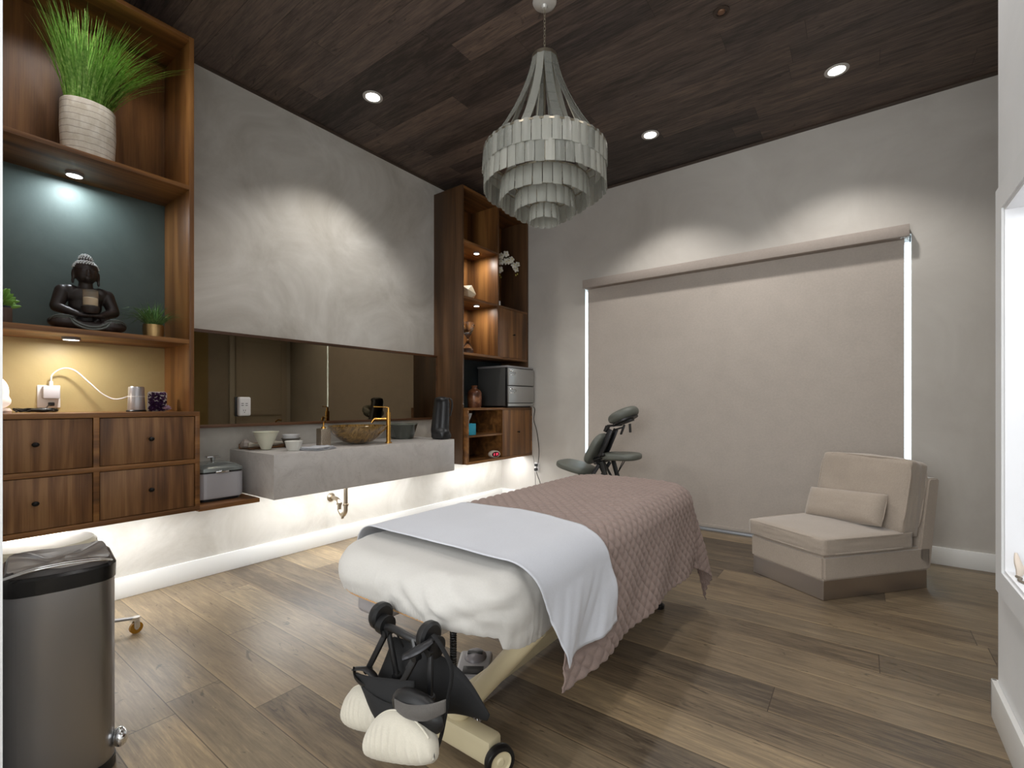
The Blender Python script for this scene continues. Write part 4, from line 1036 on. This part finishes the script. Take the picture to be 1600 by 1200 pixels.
# ================================================================== SHELF OBJECTS, LEFT CABINET
def grass(name, m, c, n, h, spread, parent, droop=.5, w0=.0035, rad=.05, seed=1, squash=(1, 1), lim=None, bias=(0, 0)):
    rnd = random.Random(seed); bm = NB()
    for i in range(n):
        a = rnd.uniform(0, 2*PI); rr = rad*math.sqrt(rnd.random()); L = h*rnd.uniform(.55, 1.0); lean = spread*rnd.random()**.8
        b = Vector((c[0]+rr*math.cos(a)*squash[0], c[1]+rr*math.sin(a)*squash[1], c[2])); dr = Vector((math.cos(a+rnd.uniform(-.5, .5))*squash[0], math.sin(a+rnd.uniform(-.5, .5))*squash[1], 0))+Vector((bias[0], bias[1], 0))
        side = Vector((-dr.y, dr.x, 0)); side = side.normalized() if side.length > 0 else Vector((1, 0, 0))
        K = 6; prev = None; w_ = w0*rnd.uniform(.7, 1.2)
        for k in range(K+1):
            t = k/K; p = b+dr*(lean*L*t**1.5)+Vector((0, 0, L*(t-droop*lean*t**3)))
            if lim is not None: p.x = max(p.x, lim)
            ww = w_*(1-t**2)+.0003
            cur = (bm.verts.new(p-side*ww/2), bm.verts.new(p+side*ww/2))
            if prev: bm.faces.new((prev[0], prev[1], cur[1], cur[0]))
            prev = cur
    o = obj(name, bm, m, parent, angle=180); return o
gx, gy, gz = .300, -4.035, 2.505
t = thing('potted_grass', 'tall bright green artificial grass in a white scored pot, top shelf', 'plant', (gx, gy, gz))
pm = mat('white_scored_ceramic', S(206, 198, 184), .7); q = NT(pm)
p_ = q.pos(); sp = q.add('ShaderNodeSeparateXYZ'); q.link(p_, sp.inputs[0])
nz = q.noise(q.mapping(p_, (1, 1, .5)), 30, 3, .6)
zz_ = q.math('ADD', sp.outputs[2], q.math('MULTIPLY', q.noise(p_, 12), .02))
ln = q.math('LESS_THAN', q.math('ABSOLUTE', q.math('SUBTRACT', q.math('FRACT', q.math('MULTIPLY', zz_, 30)), .5)), .045)
c_ = q.ramp(nz, [(.3, S(196, 186, 168)), (.7, S(222, 216, 204))]); q.color(q.mix(q.math('MULTIPLY', ln, .6), c_, S(96, 80, 64)))
obj('pot', lathe(NB(), [(0, 0), (.100, 0), (.104, .004), (.110, .15), (.108, .288), (.102, .296), (.097, .290), (.097, .25), (0, .25)], (gx, gy, gz), 48, .85, 1.06), pm, t)
obj('soil', lathe(NB(), [(0, .262), (.094, .255), (0, .252)], (gx, gy, gz), 24, .85, 1.06), soil_m, t)
go = grass('blades', blade_m, (gx, gy, gz+.25), 950, .54, .50, t, .35, .0062, .080, 3, (.75, 1.15), .02, (.25, .42))
q = NT(blade_m); q.color(q.ramp(q.noise(q.pos(), 60, 2), [(.3, S(92, 146, 48)), (.55, S(142, 192, 84)), (.8, S(196, 222, 142))]))
# seated statue
bxs, bys, bz = .225, -4.03, 1.583
st = thing('seated_buddha_statue', 'dark seated meditating Buddha statue holding a candle glass in its lap', 'statue', (bxs, bys, bz))
def bp(x, y, z): return (bxs+x, bys+y, bz+z)
H = .455
parts = [
 ('e', bp(.0, 0, .032), (.085, .145, .032)),
 ('e', bp(.055, -.095, .045), (.055, .070, .038)), ('e', bp(.055, .095, .045), (.055, .070, .038)),
 ('c', bp(-.01, -.06, .05), bp(.06, -.10, .042), .045, .036), ('c', bp(-.01, .06, .05), bp(.06, .10, .042), .045, .036),
 ('c', bp(.075, -.09, .038), bp(.085, .05, .035), .026, .020), ('c', bp(.08, .09, .030), bp(.09, -.04, .028), .024, .018),
 ('e', bp(-.02, 0, .09), (.055, .070, .06)), ('e', bp(-.015, 0, .15), (.052, .072, .06)), ('e', bp(-.012, 0, .205), (.050, .086, .052)),
 ('e', bp(-.014, -.062, .228), (.038, .042, .034)), ('e', bp(-.014, .062, .228), (.038, .042, .034)),
 ('c', bp(-.012, 0, .245), bp(-.004, 0, .290), .034, .028),
 ('c', bp(-.015, -.092, .222), bp(.0, -.118, .135), .034, .029), ('c', bp(-.015, .092, .222), bp(.0, .118, .135), .034, .029),
 ('c', bp(.0, -.118, .130), bp(.070, -.045, .092), .028, .017), ('c', bp(.0, .118, .130), bp(.070, .045, .092), .028, .017),
 ('e', bp(.082, -.026, .088), (.026, .034, .013)), ('e', bp(.082, .026, .092), (.026, .034, .013)),
 ('e', bp(.0, 0, .330), (.050, .050, .060)), ('e', bp(.006, 0, .316), (.046, .045, .044)), ('e', bp(.014, 0, .292), (.026, .024, .018)),
 ('e', bp(-.004, -.052, .318), (.010, .009, .032)), ('e', bp(-.004, .052, .318), (.010, .009, .032)), ('e', bp(-.004, -.054, .284), (.008, .007, .018)), ('e', bp(-.004, .054, .284), (.008, .007, .018)),
 ('e', bp(.050, 0, .324), (.012, .008, .020)), ('e', bp(.054, 0, .313), (.010, .011, .007)),
 ('e', bp(.040, -.017, .335), (.009, .013, .005)), ('e', bp(.040, .017, .335), (.009, .013, .005)),
 ('e', bp(.038, -.018, .345), (.010, .016, .004)), ('e', bp(.038, .018, .345), (.010, .016, .004)),
 ('e', bp(.046, 0, .299), (.010, .017, .004)), ('e', bp(.045, 0, .292), (.009, .013, .004))]
body = blob('body', buddha_m, parts, .0042, st, 3)
bm = NB(); k = 0
cap = NB(); ell(cap, bp(-.006, 0, .352), (.054, .054, .052)); ell(cap, bp(-.010, 0, .402), (.030, .030, .034)); merge(bm, cap)
obj('hair_cap', bm, buddha_m, body)
bm = NB()
for (cz, R, rz, base) in ((.352, .056, .053, bp(-.006, 0, .352)), (.402, .031, .035, bp(-.010, 0, .402))):
    nl = 8 if R > .04 else 5
    for i in range(nl):
        th = math.radians(88-i*(76/nl if R > .04 else 70/nl)*1.0) if False else math.radians(8+i*(84/nl))
        nn = max(1, int(2*PI*math.sin(th)*R/.0125))
        for j in range(nn):
            a = 2*PI*(j+.5*(i % 2))/nn; d = Vector((math.sin(th)*math.cos(a), math.sin(th)*math.sin(a), math.cos(th)))
            if R > .04 and th > math.radians(70) and d.x > .35: continue
            n_ = NB(); bmesh.ops.create_icosphere(n_, subdivisions=1, radius=.0048); bmesh.ops.translate(n_, vec=Vector(base)+Vector((d.x*R, d.y*R*.96, d.z*rz)), verts=n_.verts); merge(bm, n_)
obj('hair_curls', bm, silver_m, body)
bm = NB()
for s in (-1, 1):
    for i in range(4):
        r_ = .040-.009*i
        tube(bm, [bp(.060+.030*math.sin(a)+.012, s*(.105+(r_+.012)*math.cos(a)), .048+r_*.75*math.sin(a)) for a in [PI*j/10 for j in range(11)]], .0036, 6, 1)
tube(bm, [bp(.10, -.075, .060), bp(.112, -.04, .035), bp(.115, 0, .026), bp(.112, .04, .035), bp(.10, .075, .060)], .006, 8, 6)
tube(bm, [bp(.095, -.085, .066), bp(.112, -.06, .030), bp(.118, 0, .012), bp(.112, .06, .030), bp(.095, .085, .066)], .006, 8, 6)
obj('robe_folds', bm, robe_m, body)
t = thing('candle_glass', 'tinted glass tumbler with white candle in the hands of the statue', 'candle', bp(.092, 0, .10))
obj('holder', lathe(NB(), [(0, .100), (.026, .100), (.036, .112), (.040, .135), (.036, .137), (.030, .12), (0, .112)], bp(.092, 0, 0)[:2]+(bz,), 24), buddha_m, t)
obj('glass', lathe(NB(), [(0, .1375), (.033, .1375), (.0335, .225), (.0318, .225), (.0315, .142), (0, .142)], bp(.092, 0, 0)[:2]+(bz,), 28), mat('amber_tint_glass', (.92, .84, .72, 1), .05, 0, trans=.92, ior=1.3), t)
obj('candle', lathe(NB(), [(0, .143), (.0305, .143), (.0305, .182), (.028, .184), (0, .182)], bp(.092, 0, 0)[:2]+(bz,), 24), wax, t)
# small grass in gold pot
gx, gy = .27, -3.735
t = thing('potted_grass', 'small dark grass plant in a round gold pot right of the statue', 'plant', (gx, gy, bz))
obj('pot', lathe(NB(), [(0, 0), (.040, 0), (.050, .012), (.053, .055), (.051, .082), (.048, .082), (.047, .06), (0, .06)], (gx, gy, bz), 32), gold_pot, t)
grass('blades', blade_d, (gx, gy, bz+.06), 240, .19, 1.35, t, .55, .006, .035, 9)
q = NT(blade_d); q.color(q.ramp(q.noise(q.pos(), 50, 2), [(.3, S(56, 98, 50)), (.7, S(128, 168, 100))]))
# left plant in brown box
gx, gy = .27, -4.36
t = thing('potted_succulent', 'small light green succulent in a brown square wooden pot, shelf left end', 'plant', (gx, gy, bz))
obj('pot', bx(NB(), gx-.04, gx+.04, gy-.04, gy+.04, bz, bz+.085, .004), wood_d, t)
bm = NB(); rnd = random.Random(4)
for i in range(70):
    a = rnd.uniform(0, 2*PI); el = rnd.uniform(.2, 1.4); L = rnd.uniform(.05, .085)
    d = Vector((math.cos(a)*math.cos(el), math.sin(a)*math.cos(el), math.sin(el))); o0 = Vector((gx, gy, bz+.085+.05*rnd.random()))
    ell(bm, o0+d*L*.5, (.006, .010, L*.45), d.to_track_quat('Z', 'Y').to_euler(), 6, 5)
obj('leaves', bm, mat('bright_leaf', S(120, 166, 72), .5), t); obj('gravel', bx(NB(), gx-.036, gx+.036, gy-.036, gy+.036, bz+.085, bz+.094, .003), mat('dark_gravel', S(52, 56, 62), .8), t)
# on top of the drawers
dz = 1.15
t = thing('salt_lamp', 'glowing white salt crystal lamp at the left edge on the drawers', 'lamp', (.25, -4.385, dz))
lampo = blob('crystal', salt_m, [('e', (.25, -4.385, dz+.105), (.058, .062, .085)), ('e', (.24, -4.39, dz+.15), (.04, .045, .055)), ('e', (.265, -4.375, dz+.06), (.05, .058, .04))], .008, t, 2)
obj('base', lathe(NB(), [(0, 0), (.056, 0), (.058, .012), (.05, .026), (0, .026)], (.25, -4.372, dz), 24), mat('pale_pink_onyx', S(226, 204, 188), .4), t)
point('salt_lamp_glow', (.25, -4.30, dz+.15), .5, (1, .85, .7), .04)
t = thing('wall_outlet', 'white wall socket plate in the ochre bay with a cube charger', 'outlet', (.012, -4.14, 1.24))
obj('plate', bx(NB(), .0125, .020, -4.192, -4.098, 1.175, 1.30, .003), plastic_w, t)
obj('charger', bx(NB(), .020, .062, -4.175, -4.105, 1.225, 1.295, .007), mat('warm_grey_plastic', S(200, 196, 200), .4), t, label='pale grey cube phone charger')
bm = NB(); cyl(bm, (.042, -4.14, 1.295), (.042, -4.14, 1.322), .009, .008); tube(bm, [(.042, -4.14, 1.318), (.045, -4.135, 1.36), (.06, -4.095, 1.395), (.085, -4.05, 1.385), (.11, -3.99, 1.315), (.13, -3.94, 1.255), (.15, -3.895, 1.225), (.17, -3.86, 1.228), (.20, -3.83, 1.245)], .0035, 8, 8)
tag(obj('white_cable', bm, plastic_w), 'white cable arching from the cube charger to the silver speaker', 'cable')
bm = NB(); rnd = random.Random(8); pts = []
for i in range(46):
    a = i*1.15; pts.append((.17+.045*math.sin(a*1.1)+rnd.uniform(-.01, .01), -4.22+.075*math.cos(a*.73)+rnd.uniform(-.012, .012), dz+.006+.016*(.5+.5*math.sin(a*1.7))))
tube(bm, pts, .0032, 7, 4); tube(bm, [(.15, -4.18, dz+.02), (.06, -4.15, dz+.04), (.03, -4.13, 1.19)], .003, 7, 6); bx(bm, .021, .045, -4.15, -4.125, 1.185, 1.205, .004)
ell(bm, (.20, -4.20, dz+.014), (.02, .045, .012)); tag(obj('black_cable', bm, black_plastic), 'tangle of black cable and plug lying beside the salt lamp', 'cable')
sx, sy = .26, -3.815
t = thing('cylinder_speaker', 'silver tapered cylindrical speaker standing on the drawers', 'speaker', (sx, sy, dz))
obj('body', lathe(NB(), [(0, .010), (.041, .010), (.042, .014), (.039, .08), (.038, .140), (.034, .146), (0, .146)], (sx, sy, dz), 40), mat('satin_silver', S(190, 188, 190), .3, .7), t)
obj('base', lathe(NB(), [(0, 0), (.047, 0), (.048, .006), (.044, .011), (0, .011)], (sx, sy, dz), 40), black_plastic, t)
obj('band', lathe(NB(), [(.0405, .086), (.0408, .086), (.0404, .092), (.0400, .092)], (sx, sy, dz), 40), plastic_w, t)
# amethyst geode
t = thing('amethyst_geode', 'purple amethyst geode slab with white back edge, beside the speaker', 'crystal', (.26, -3.705, dz))
bm = NB(); extr(bm, [(-.05, -.010), (.048, -.010), (.046, .018), (-.046, .018)], 0, .118, .006)
bmesh.ops.transform(bm, matrix=Matrix.Translation((.235, -3.708, dz+.001)) @ Matrix.Rotation(PI/2, 4, 'Z') @ Matrix.Rotation(math.radians(6), 4, 'X'), verts=bm.verts); obj('rock', bm, mat('white_quartz_rind', S(206, 198, 194), .5), t)
bm = NB(); rnd = random.Random(3)
for i in range(240):
    y = -3.708+rnd.uniform(-.043, .043); z = dz+.006+rnd.random()*.108; r_ = rnd.uniform(.004, .008)
    d = Vector((1, rnd.uniform(-.5, .5), rnd.uniform(-.4, .6))).normalized(); p = Vector((.243+.012*math.cos((y+3.708)*30), y, z))
    cyl(bm, p, p+d*r_*2.2, r_, .0004, 6)
obj('crystals', bm, mat('purple_amethyst', S(70, 42, 78), .18, coat=.5), t, smooth=False)
bm = NB()
for i in range(60):
    a = rnd.uniform(0, 2*PI); e = rnd.uniform(.0, 1.4); d = Vector((math.cos(a)*math.cos(e), math.sin(a)*math.cos(e), math.sin(e))); p = Vector((.30, -3.675, dz+.014))
    cyl(bm, p, p+d*rnd.uniform(.016, .028), .008, .001, 6)
tag(obj('crystal_cluster', bm, mat('pale_lilac_quartz', S(180, 150, 176), .2, coat=.5), smooth=False), 'small pale lilac crystal cluster in front of the amethyst', 'crystal')

# ================================================================== SHELF OBJECTS, CORNER BOOKCASE
bm = NB(); bmesh.ops.create_icosphere(bm, subdivisions=1, radius=.105)
bmesh.ops.transform(bm, matrix=Matrix.Translation((.22, -.90, 2.297+.088)) @ Matrix.Rotation(.35, 4, 'Z') @ Matrix.Rotation(.55, 4, 'Y'), verts=bm.verts)
mnz = min(v.co.z for v in bm.verts); bmesh.ops.translate(bm, vec=(0, 0, 2.2975-mnz), verts=bm.verts)
tag(obj('faceted_ornament', bm, mat('cream_facets', S(226, 212, 182), .4), smooth=False), 'cream faceted polyhedron ornament in the upper lit bay', 'ornament')
hx, hy, hz = .24, -.91, 1.722
t = thing('hourglass', 'large clear glass hourglass on the lower lit shelf', 'hourglass', (hx, hy, hz))
pr = [(0, .008), (.062, .010), (.066, .020), (.060, .06), (.035, .115), (.010, .155), (.007, .165), (.010, .175), (.040, .225), (.070, .285), (.076, .325), (.062, .350), (.02, .358), (0, .359)]
inn = [(max(0, r-.0025), z+(.002 if z < .2 else -.002)) for r, z in pr]
obj('glass_body', lathe(NB(), pr+inn[::-1], (hx, hy, hz), 36), glass_m, t)
obj('base', lathe(NB(), [(0, .0005), (.066, .0005), (.068, .008), (.060, .012), (0, .0085)], (hx, hy, hz), 32), black_plastic, t)
obj('sand', lathe(NB(), [(0, .014), (.056, .015), (.054, .045), (.02, .062), (0, .066)], (hx, hy, hz), 28), mat('pale_brown_sand', S(150, 116, 96), .8), t)
vx, vy = .24, -.80
vm = wood('turned_wood_vase', 0, S(70, 40, 26), S(112, 68, 44), S(166, 116, 80), .3, 16)
tag(obj('wood_vase', lathe(NB(), [(0, 0), (.068, 0), (.076, .02), (.080, .10), (.078, .165), (.062, .190), (.036, .205), (.030, .222), (.036, .240), (.030, .244), (.020, .225), (0, .22)], (vx, vy, 1.151), 40), vm), 'striped brown turned wood vase with a narrow neck, left of the towel warmer', 'vase')
# towel warmer cabinet
t = thing('towel_warmer', 'two-door silver and dark grey hot towel cabinet on the corner bookcase', 'towel warmer', (.33, -.30, 1.15))
WF = .50
obj('body', bx(NB(), .06, WF-.03, -.535, -.04, 1.168, 1.615, .008), mat('dark_grey_enamel', S(88, 88, 86), .4, .3), t)
obj('cap', bx(NB(), .055, WF, -.545, -.030, 1.600, 1.622, .006), plastic_g, t)
obj('front_frame', bx(NB(), WF-.03, WF-.004, -.545, -.030, 1.168, 1.600, .004), black_plastic, t)
dm = mat('satin_grey_door', S(166, 164, 160), .35, .5)
for z0, z1 in ((1.402, 1.592), (1.205, 1.392)):
    d = obj('door', bx(NB(), WF-.004, WF+.016, -.540, -.035, z0, z1, .005), dm, t)
    bm = NB(); zc = z1-.055; tube(bm, [(WF+.014, -.515, zc+.022), (WF+.036, -.50, zc+.024), (WF+.038, -.44, zc+.016), (WF+.030, -.425, zc), (WF+.036, -.46, zc-.018), (WF+.034, -.505, zc-.020), (WF+.014, -.515, zc-.018)], .006, 8, 5); obj('handle', bm, chrome, d)
obj('foot_panel', bx(NB(), WF-.006, WF+.008, -.535, -.04, 1.166, 1.198, .004), dm, t)
bm = NB(); bx(bm, .08, .13, -.52, -.06, 1.151, 1.168); bx(bm, WF-.08, WF-.02, -.52, -.06, 1.151, 1.168); obj('feet', bm, black_plastic, t)
# tissue box
t = thing('tissue_box', 'turquoise tissue box with a tissue sticking out, in the lower open bay', 'tissue box', (.38, -1.06, .87))
obj('carton', bx(NB(), .32, .44, -1.125, -1.005, .871, .990, .002), mat('turquoise_card', S(22, 150, 176), .5), t)
bm = NB(); V = []
for i in range(9):
    f = i/8; V.append([bm.verts.new((.38+.012*math.sin(j*2+f*3), -1.065+(j/6-.5)*(.03+.03*f)+.030*f*f, .99+.105*f)) for j in range(7)])
for i in range(8):
    for j in range(6): bm.faces.new((V[i][j], V[i+1][j], V[i+1][j+1], V[i][j+1]))
o = obj('tissue', bm, plastic_w, t, angle=180); s = o.modifiers.new('t', 'SOLIDIFY'); s.thickness = .002
# alarm clock
t = thing('digital_clock', 'small white oval clock with glowing red digits on the lowest shelf', 'clock', (.43, -.66, .60))
Mc = Matrix.Translation((.405, -.66, .602)) @ Matrix.Rotation(math.radians(-15), 4, 'Z')
bm = NB(); n = NB(); lathe(n, [(0, -.03), (.055, -.03), (.064, -.015), (.064, .015), (.055, .03), (0, .03)], (0, 0, 0), 36)
bmesh.ops.transform(n, matrix=Mc @ Matrix.Translation((0, 0, .037)) @ Matrix.Rotation(PI/2, 4, 'Y') @ Matrix.Diagonal((.62, 1.1, 1, 1)), verts=n.verts); merge(bm, n); obj('case', bm, mat('ivory_plastic', S(218, 206, 190), .4), t)
bm = NB(); lathe(bm, [(0, .0), (.046, 0), (.046, .003), (0, .003)], (0, 0, 0), 32); bmesh.ops.transform(bm, matrix=Mc @ Matrix.Translation((.030, 0, .037)) @ Matrix.Rotation(PI/2, 4, 'Y') @ Matrix.Diagonal((.62, 1.1, 1, 1)), verts=bm.verts); obj('screen', bm, mat('dark_red_screen', S(70, 8, 20), .2), t)
bm = NB(); SEG = {'a': (0, 1, 1, 0), }
def digit(bm, ch, ox):
    on = {'1': 'bc', '2': 'abged', '3': 'abgcd', '7': 'abc', '0': 'abcdef', '9': 'abcdfg'}[ch]; w_, h, t_ = .011, .011, .0028
    R_ = {'a': (ox, ox+w_, 2*h, 2*h+t_), 'g': (ox, ox+w_, h, h+t_), 'd': (ox, ox+w_, 0, t_), 'f': (ox, ox+t_, h, 2*h), 'e': (ox, ox+t_, 0, h), 'b': (ox+w_-t_, ox+w_, h, 2*h), 'c': (ox+w_-t_, ox+w_, 0, h)}
    for s in on:
        y0, y1, z0, z1 = R_[s]; n = NB(); bx(n, .0335, .0345, y0, y1, z0+.025, z1+.025); bmesh.ops.transform(n, matrix=Mc, verts=n.verts); merge(bm, n)
digit(bm, '2', -.028); digit(bm, '3', .002); digit(bm, '7', .018)
obj('digits', bm, mat('red_led', S(255, 60, 90), .4, 0, emit=(1, .08, .16, 1), es=1.6), t)
# orchid
t = thing('orchid_spray', 'white artificial orchid spray arching in the dark right bay', 'flower', (.22, -.40, 2.297))
bm = NB(); stem = smooth_path([(.16, -.545, 2.31), (.17, -.55, 2.45), (.20, -.50, 2.62), (.24, -.42, 2.84), (.27, -.28, 2.93), (.29, -.17, 2.91), (.29, -.08, 2.80)], 8); tube(bm, stem, .0035, 6, 1); obj('stem', bm, mat('orchid_stem', S(70, 84, 44), .5), t)
petal = mat('orchid_petal', S(226, 222, 208), .5, sub=.1); lipm = mat('orchid_lip', S(214, 200, 90), .5)
obj('pot', lathe(NB(), [(0, 0), (.045, 0), (.055, .09), (.050, .092), (0, .08)], (.16, -.52, 2.298), 24), plastic_w, t)
rnd = random.Random(12)
FL_ = [(.27, -.455, 2.78, 1), (.30, -.415, 2.745, 1), (.27, -.36, 2.86, 1), (.29, -.375, 2.92, 1), (.28, -.275, 2.97, 1), (.30, -.30, 2.87, 1), (.30, -.245, 2.89, 1), (.30, -.19, 2.925, 1), (.31, -.155, 2.86, 1), (.31, -.115, 2.82, .9), (.31, -.085, 2.885, .85)]
for (x, y, z, s) in FL_:
    bm = NB(); c0 = Vector((x, y, z)); f_ = Vector((.85, -.45+rnd.uniform(-.3, .3), rnd.uniform(-.3, .2))).normalized(); qq = f_.to_track_quat('Z', 'Y'); ro = rnd.uniform(0, 6)
    for k in range(5):
        a = ro+2*PI*k/5; M = Matrix.Translation(c0) @ qq.to_matrix().to_4x4() @ Matrix.Rotation(a, 4, 'Z') @ Matrix.Rotation(math.radians(18), 4, 'Y') @ Matrix.Translation((.021*s, 0, 0)) @ Matrix.Diagonal((.023*s, .0165*s, .003, 1))
        n = NB(); bmesh.ops.create_uvsphere(n, u_segments=10, v_segments=6, radius=1); bmesh.ops.transform(n, matrix=M, verts=n.verts); merge(bm, n)
    fl_ = obj('blossom', bm, petal, t); bm = NB(); ell(bm, c0+f_*.008, (.006, .006, .006), None, 8, 6); obj('lip', bm, lipm, fl_)
bm = NB()
for (y, z) in ((-.40, 2.66), (-.43, 2.68), (-.11, 2.75), (-.075, 2.77)): ell(bm, (.30, y, z), (.007, .007, .012), None, 8, 6)
obj('buds', bm, mat('orchid_bud', S(196, 190, 90), .5), t)
tag(box1('small_white_card', (.385, .405, -.575, -.548, 2.298, 2.345), plastic_w), 'tiny white card standing beside the divider above the upper door', 'card')

# ================================================================== BIN AND STOOL
ba = math.radians(-8)
t = thing('trash_can', 'tall brushed steel step bin with dark liner at the lower left', 'trash can', (1.70, -4.25, 0), ba)
def D(x0, x1, y0, y1, r=.045, bul=.012, k=8):
    P = rrect(x0, x1, y0, y1, r, k); out = []
    for (x, y) in P: out.append((x+bul*(1-((y-(y0+y1)/2)/((y1-y0)/2))**2)*(1 if x > (x0+x1)/2 else 0), y))
    return out
def ringsolid(bm, levels):
    R_ = [[bm.verts.new((x, y, z)) for x, y in poly] for poly, z in levels]
    for a, b in zip(R_, R_[1:]):
        for i in range(len(a)): bm.faces.new((a[i], a[(i+1) % len(a)], b[(i+1) % len(a)], b[i]))
    return R_
BX0, BX1, BY0, BY1 = -.30, -.012, -.262, 0.0
def dense(poly, n=3):
    out = []
    for i in range(len(poly)):
        a, b = poly[i], poly[(i+1) % len(poly)]
        for k in range(n): out.append((a[0]+(b[0]-a[0])*k/n, a[1]+(b[1]-a[1])*k/n))
    return out
def bul(P, amt=.026):
    return [(x+(amt*(1-((y-(BY0+BY1)/2)/((BY1-BY0)/2))**2) if x > BX1-.02 else 0), y) for x, y in P]
def longr(ins=0): 
    P = rrect(BX0+ins, BX1-ins, BY0+ins, BY1-ins, .045-ins*.7, 8); return bul(dense(P, 4))
bm = NB(); R_ = ringsolid(bm, [(longr(), .035), (longr(), .628)]); bm.faces.new(R_[0][::-1]); bm.faces.new(R_[1]); obj('body', bm, steel, t, local=True)
bm = NB(); R_ = ringsolid(bm, [(longr(.002), .0), (longr(-.003), .004), (longr(-.003), .035)]); bm.faces.new(R_[0][::-1]); bm.faces.new(R_[-1]); obj('foot_base', bm, black_plastic, t, local=True)
bm = NB(); R_ = ringsolid(bm, [(longr(.02), .60), (longr(-.003), .628), (longr(-.004), .672), (longr(.004), .680), (longr(.016), .680), (longr(.018), .63)]); bm.faces.new(R_[0][::-1]); obj('rim', bm, mat('glossy_black_rim', S(14, 14, 15), .25), t, local=True)
bm = NB(); liner = mat('dark_grey_liner', S(64, 58, 55), .38); L_ = []
def lr(ins, dz_, s): return [(x, y) for x, y in longr(ins)], dz_
for ins, z in ((.006, .676), (.008, .690), (.014, .700), (.03, .697), (.06, .692), (.09, .688), (.115, .690)):
    poly = longr(min(ins, .029)) if ins < .03 else [((x-(-.156))*(1-ins/.144)+(-.156), (y+.131)*(1-ins/.131)+(-.131)) for x, y in longr(.02)]
    L_.append([bm.verts.new((x, y, z-.004+.007*noise.noise(Vector((x*14, y*14, ins*10)))+.006*noise.noise(Vector((x*50, y*50, 3))))) for x, y in poly])
for a, b in zip(L_, L_[1:]):
    for i in range(len(a)): bm.faces.new((a[i], a[(i+1) % len(a)], b[(i+1) % len(a)], b[i]))
bm.faces.new(L_[-1]); obj('liner', bm, liner, t, local=True)
bm = NB(); tube(bm, [(-.004, -.255, .687), (.004, -.20, .700), (.009, -.13, .705), (.004, -.05, .699), (-.012, -.01, .687)], .0028, 8, 6); tube(bm, [(-.016, -.255, .687), (-.008, -.20, .702), (-.002, -.13, .708), (-.008, -.05, .702), (-.022, -.01, .687)], .0022, 8, 6); obj('rim_trim', bm, chrome, t, local=True, label='thin bright chrome rim trim')
bm = NB(); ell(bm, (-.04, .012, .085), (.035, .022, .030)); obj('pedal', bm, chrome, t, local=True)

cx_, cy_ = .458, -4.24
t = thing('rolling_stool', 'round cream padded stool on amber castors behind the steel bin', 'stool', (cx_, cy_, 0))
obj('seat', lathe(NB(), [(0, .455), (.185, .455), (.200, .465), (.205, .49), (.203, .515), (.190, .527), (.150, .522), (0, .512)], (cx_, cy_, 0), 56), mat('cream_leatherette', S(206, 200, 178), .45), t)
obj('column', lathe(NB(), [(0, .08), (.028, .08), (.028, .30), (.020, .30), (.020, .455), (0, .455)], (cx_, cy_, 0), 24), chrome, t)
for k in range(5):
    a = math.atan2(-3.915-cy_, .615-cx_)+2*PI*k/5; ex, ey = cx_+.365*math.cos(a), cy_+.365*math.sin(a)
    if k: rad_ = .19 if ey < -4.5 else .34; ex, ey = cx_+rad_*math.cos(a), cy_+rad_*math.sin(a)
    bm = NB(); tube(bm, [(cx_+.02*math.cos(a), cy_+.02*math.sin(a), .095), (cx_+.18*math.cos(a), cy_+.18*math.sin(a), .088), (ex-.01*math.cos(a), ey-.01*math.sin(a), .080)], lambda s: .020-.008*s, 10, 5, flat=.6); obj('spoke', bm, plastic_g, t)
    bm = NB(); wa = a+PI/2+.6; ax_ = Vector((math.cos(wa), math.sin(wa), 0)); wc = Vector((ex, ey, .030))
    cyl(bm, wc-ax_*.008, wc+ax_*.008, .029, .029, 28); cs = obj('castor_wheel', bm, mat('amber_wheel', S(180, 128, 30), .25, 0, trans=.2), t)
    bm = NB(); bar(bm, wc+ax_*.012, wc+ax_*.012+Vector((0, 0, .042)), .026, .003, ax_); bar(bm, wc-ax_*.012, wc-ax_*.012+Vector((0, 0, .042)), .026, .003, ax_); cyl(bm, wc+Vector((0, 0, .040)), wc+Vector((0, 0, .056)), .018); cyl(bm, wc-ax_*.013, wc+ax_*.013, .009); obj('castor_fork', bm, chrome, t)

# ================================================================== NICHE OBJECTS
bm = NB(); tube(bm, [(4.092, -2.388, .6085), (4.094, -2.390, .63), (4.089, -2.386, .655), (4.086, -2.378, .684)], lambda s: .012*math.sin(PI*(.2+.75*s))+.002, 12, 6, flat=.7)
tag(obj('pale_driftwood', bm, mat('pale_coral', S(226, 212, 196), .6)), 'pale upright coral-like piece standing in the niche corner', 'ornament')
bm = NB(); tube(bm, [(4.080, -2.415, .6125), (4.088, -2.435, .6125), (4.078, -2.46, .613), (4.088, -2.49, .6125)], .0042, 8, 6)
tag(obj('dark_cord', bm, mat('taupe_twist', S(120, 110, 96), .6)), 'short twisted taupe strand lying on the niche floor', 'ornament')
t = lathe(NB(), [(0, .609), (.016, .609), (.022, .616), (.024, .630), (.0215, .630), (.016, .618), (0, .614)], (4.112, -2.475, 0), 24)
tag(obj('glass_dish', t, mat('pale_green_glass', S(196, 206, 200), .15, 0, trans=.5)), 'small pale glass dish on the niche floor near the frame', 'dish')
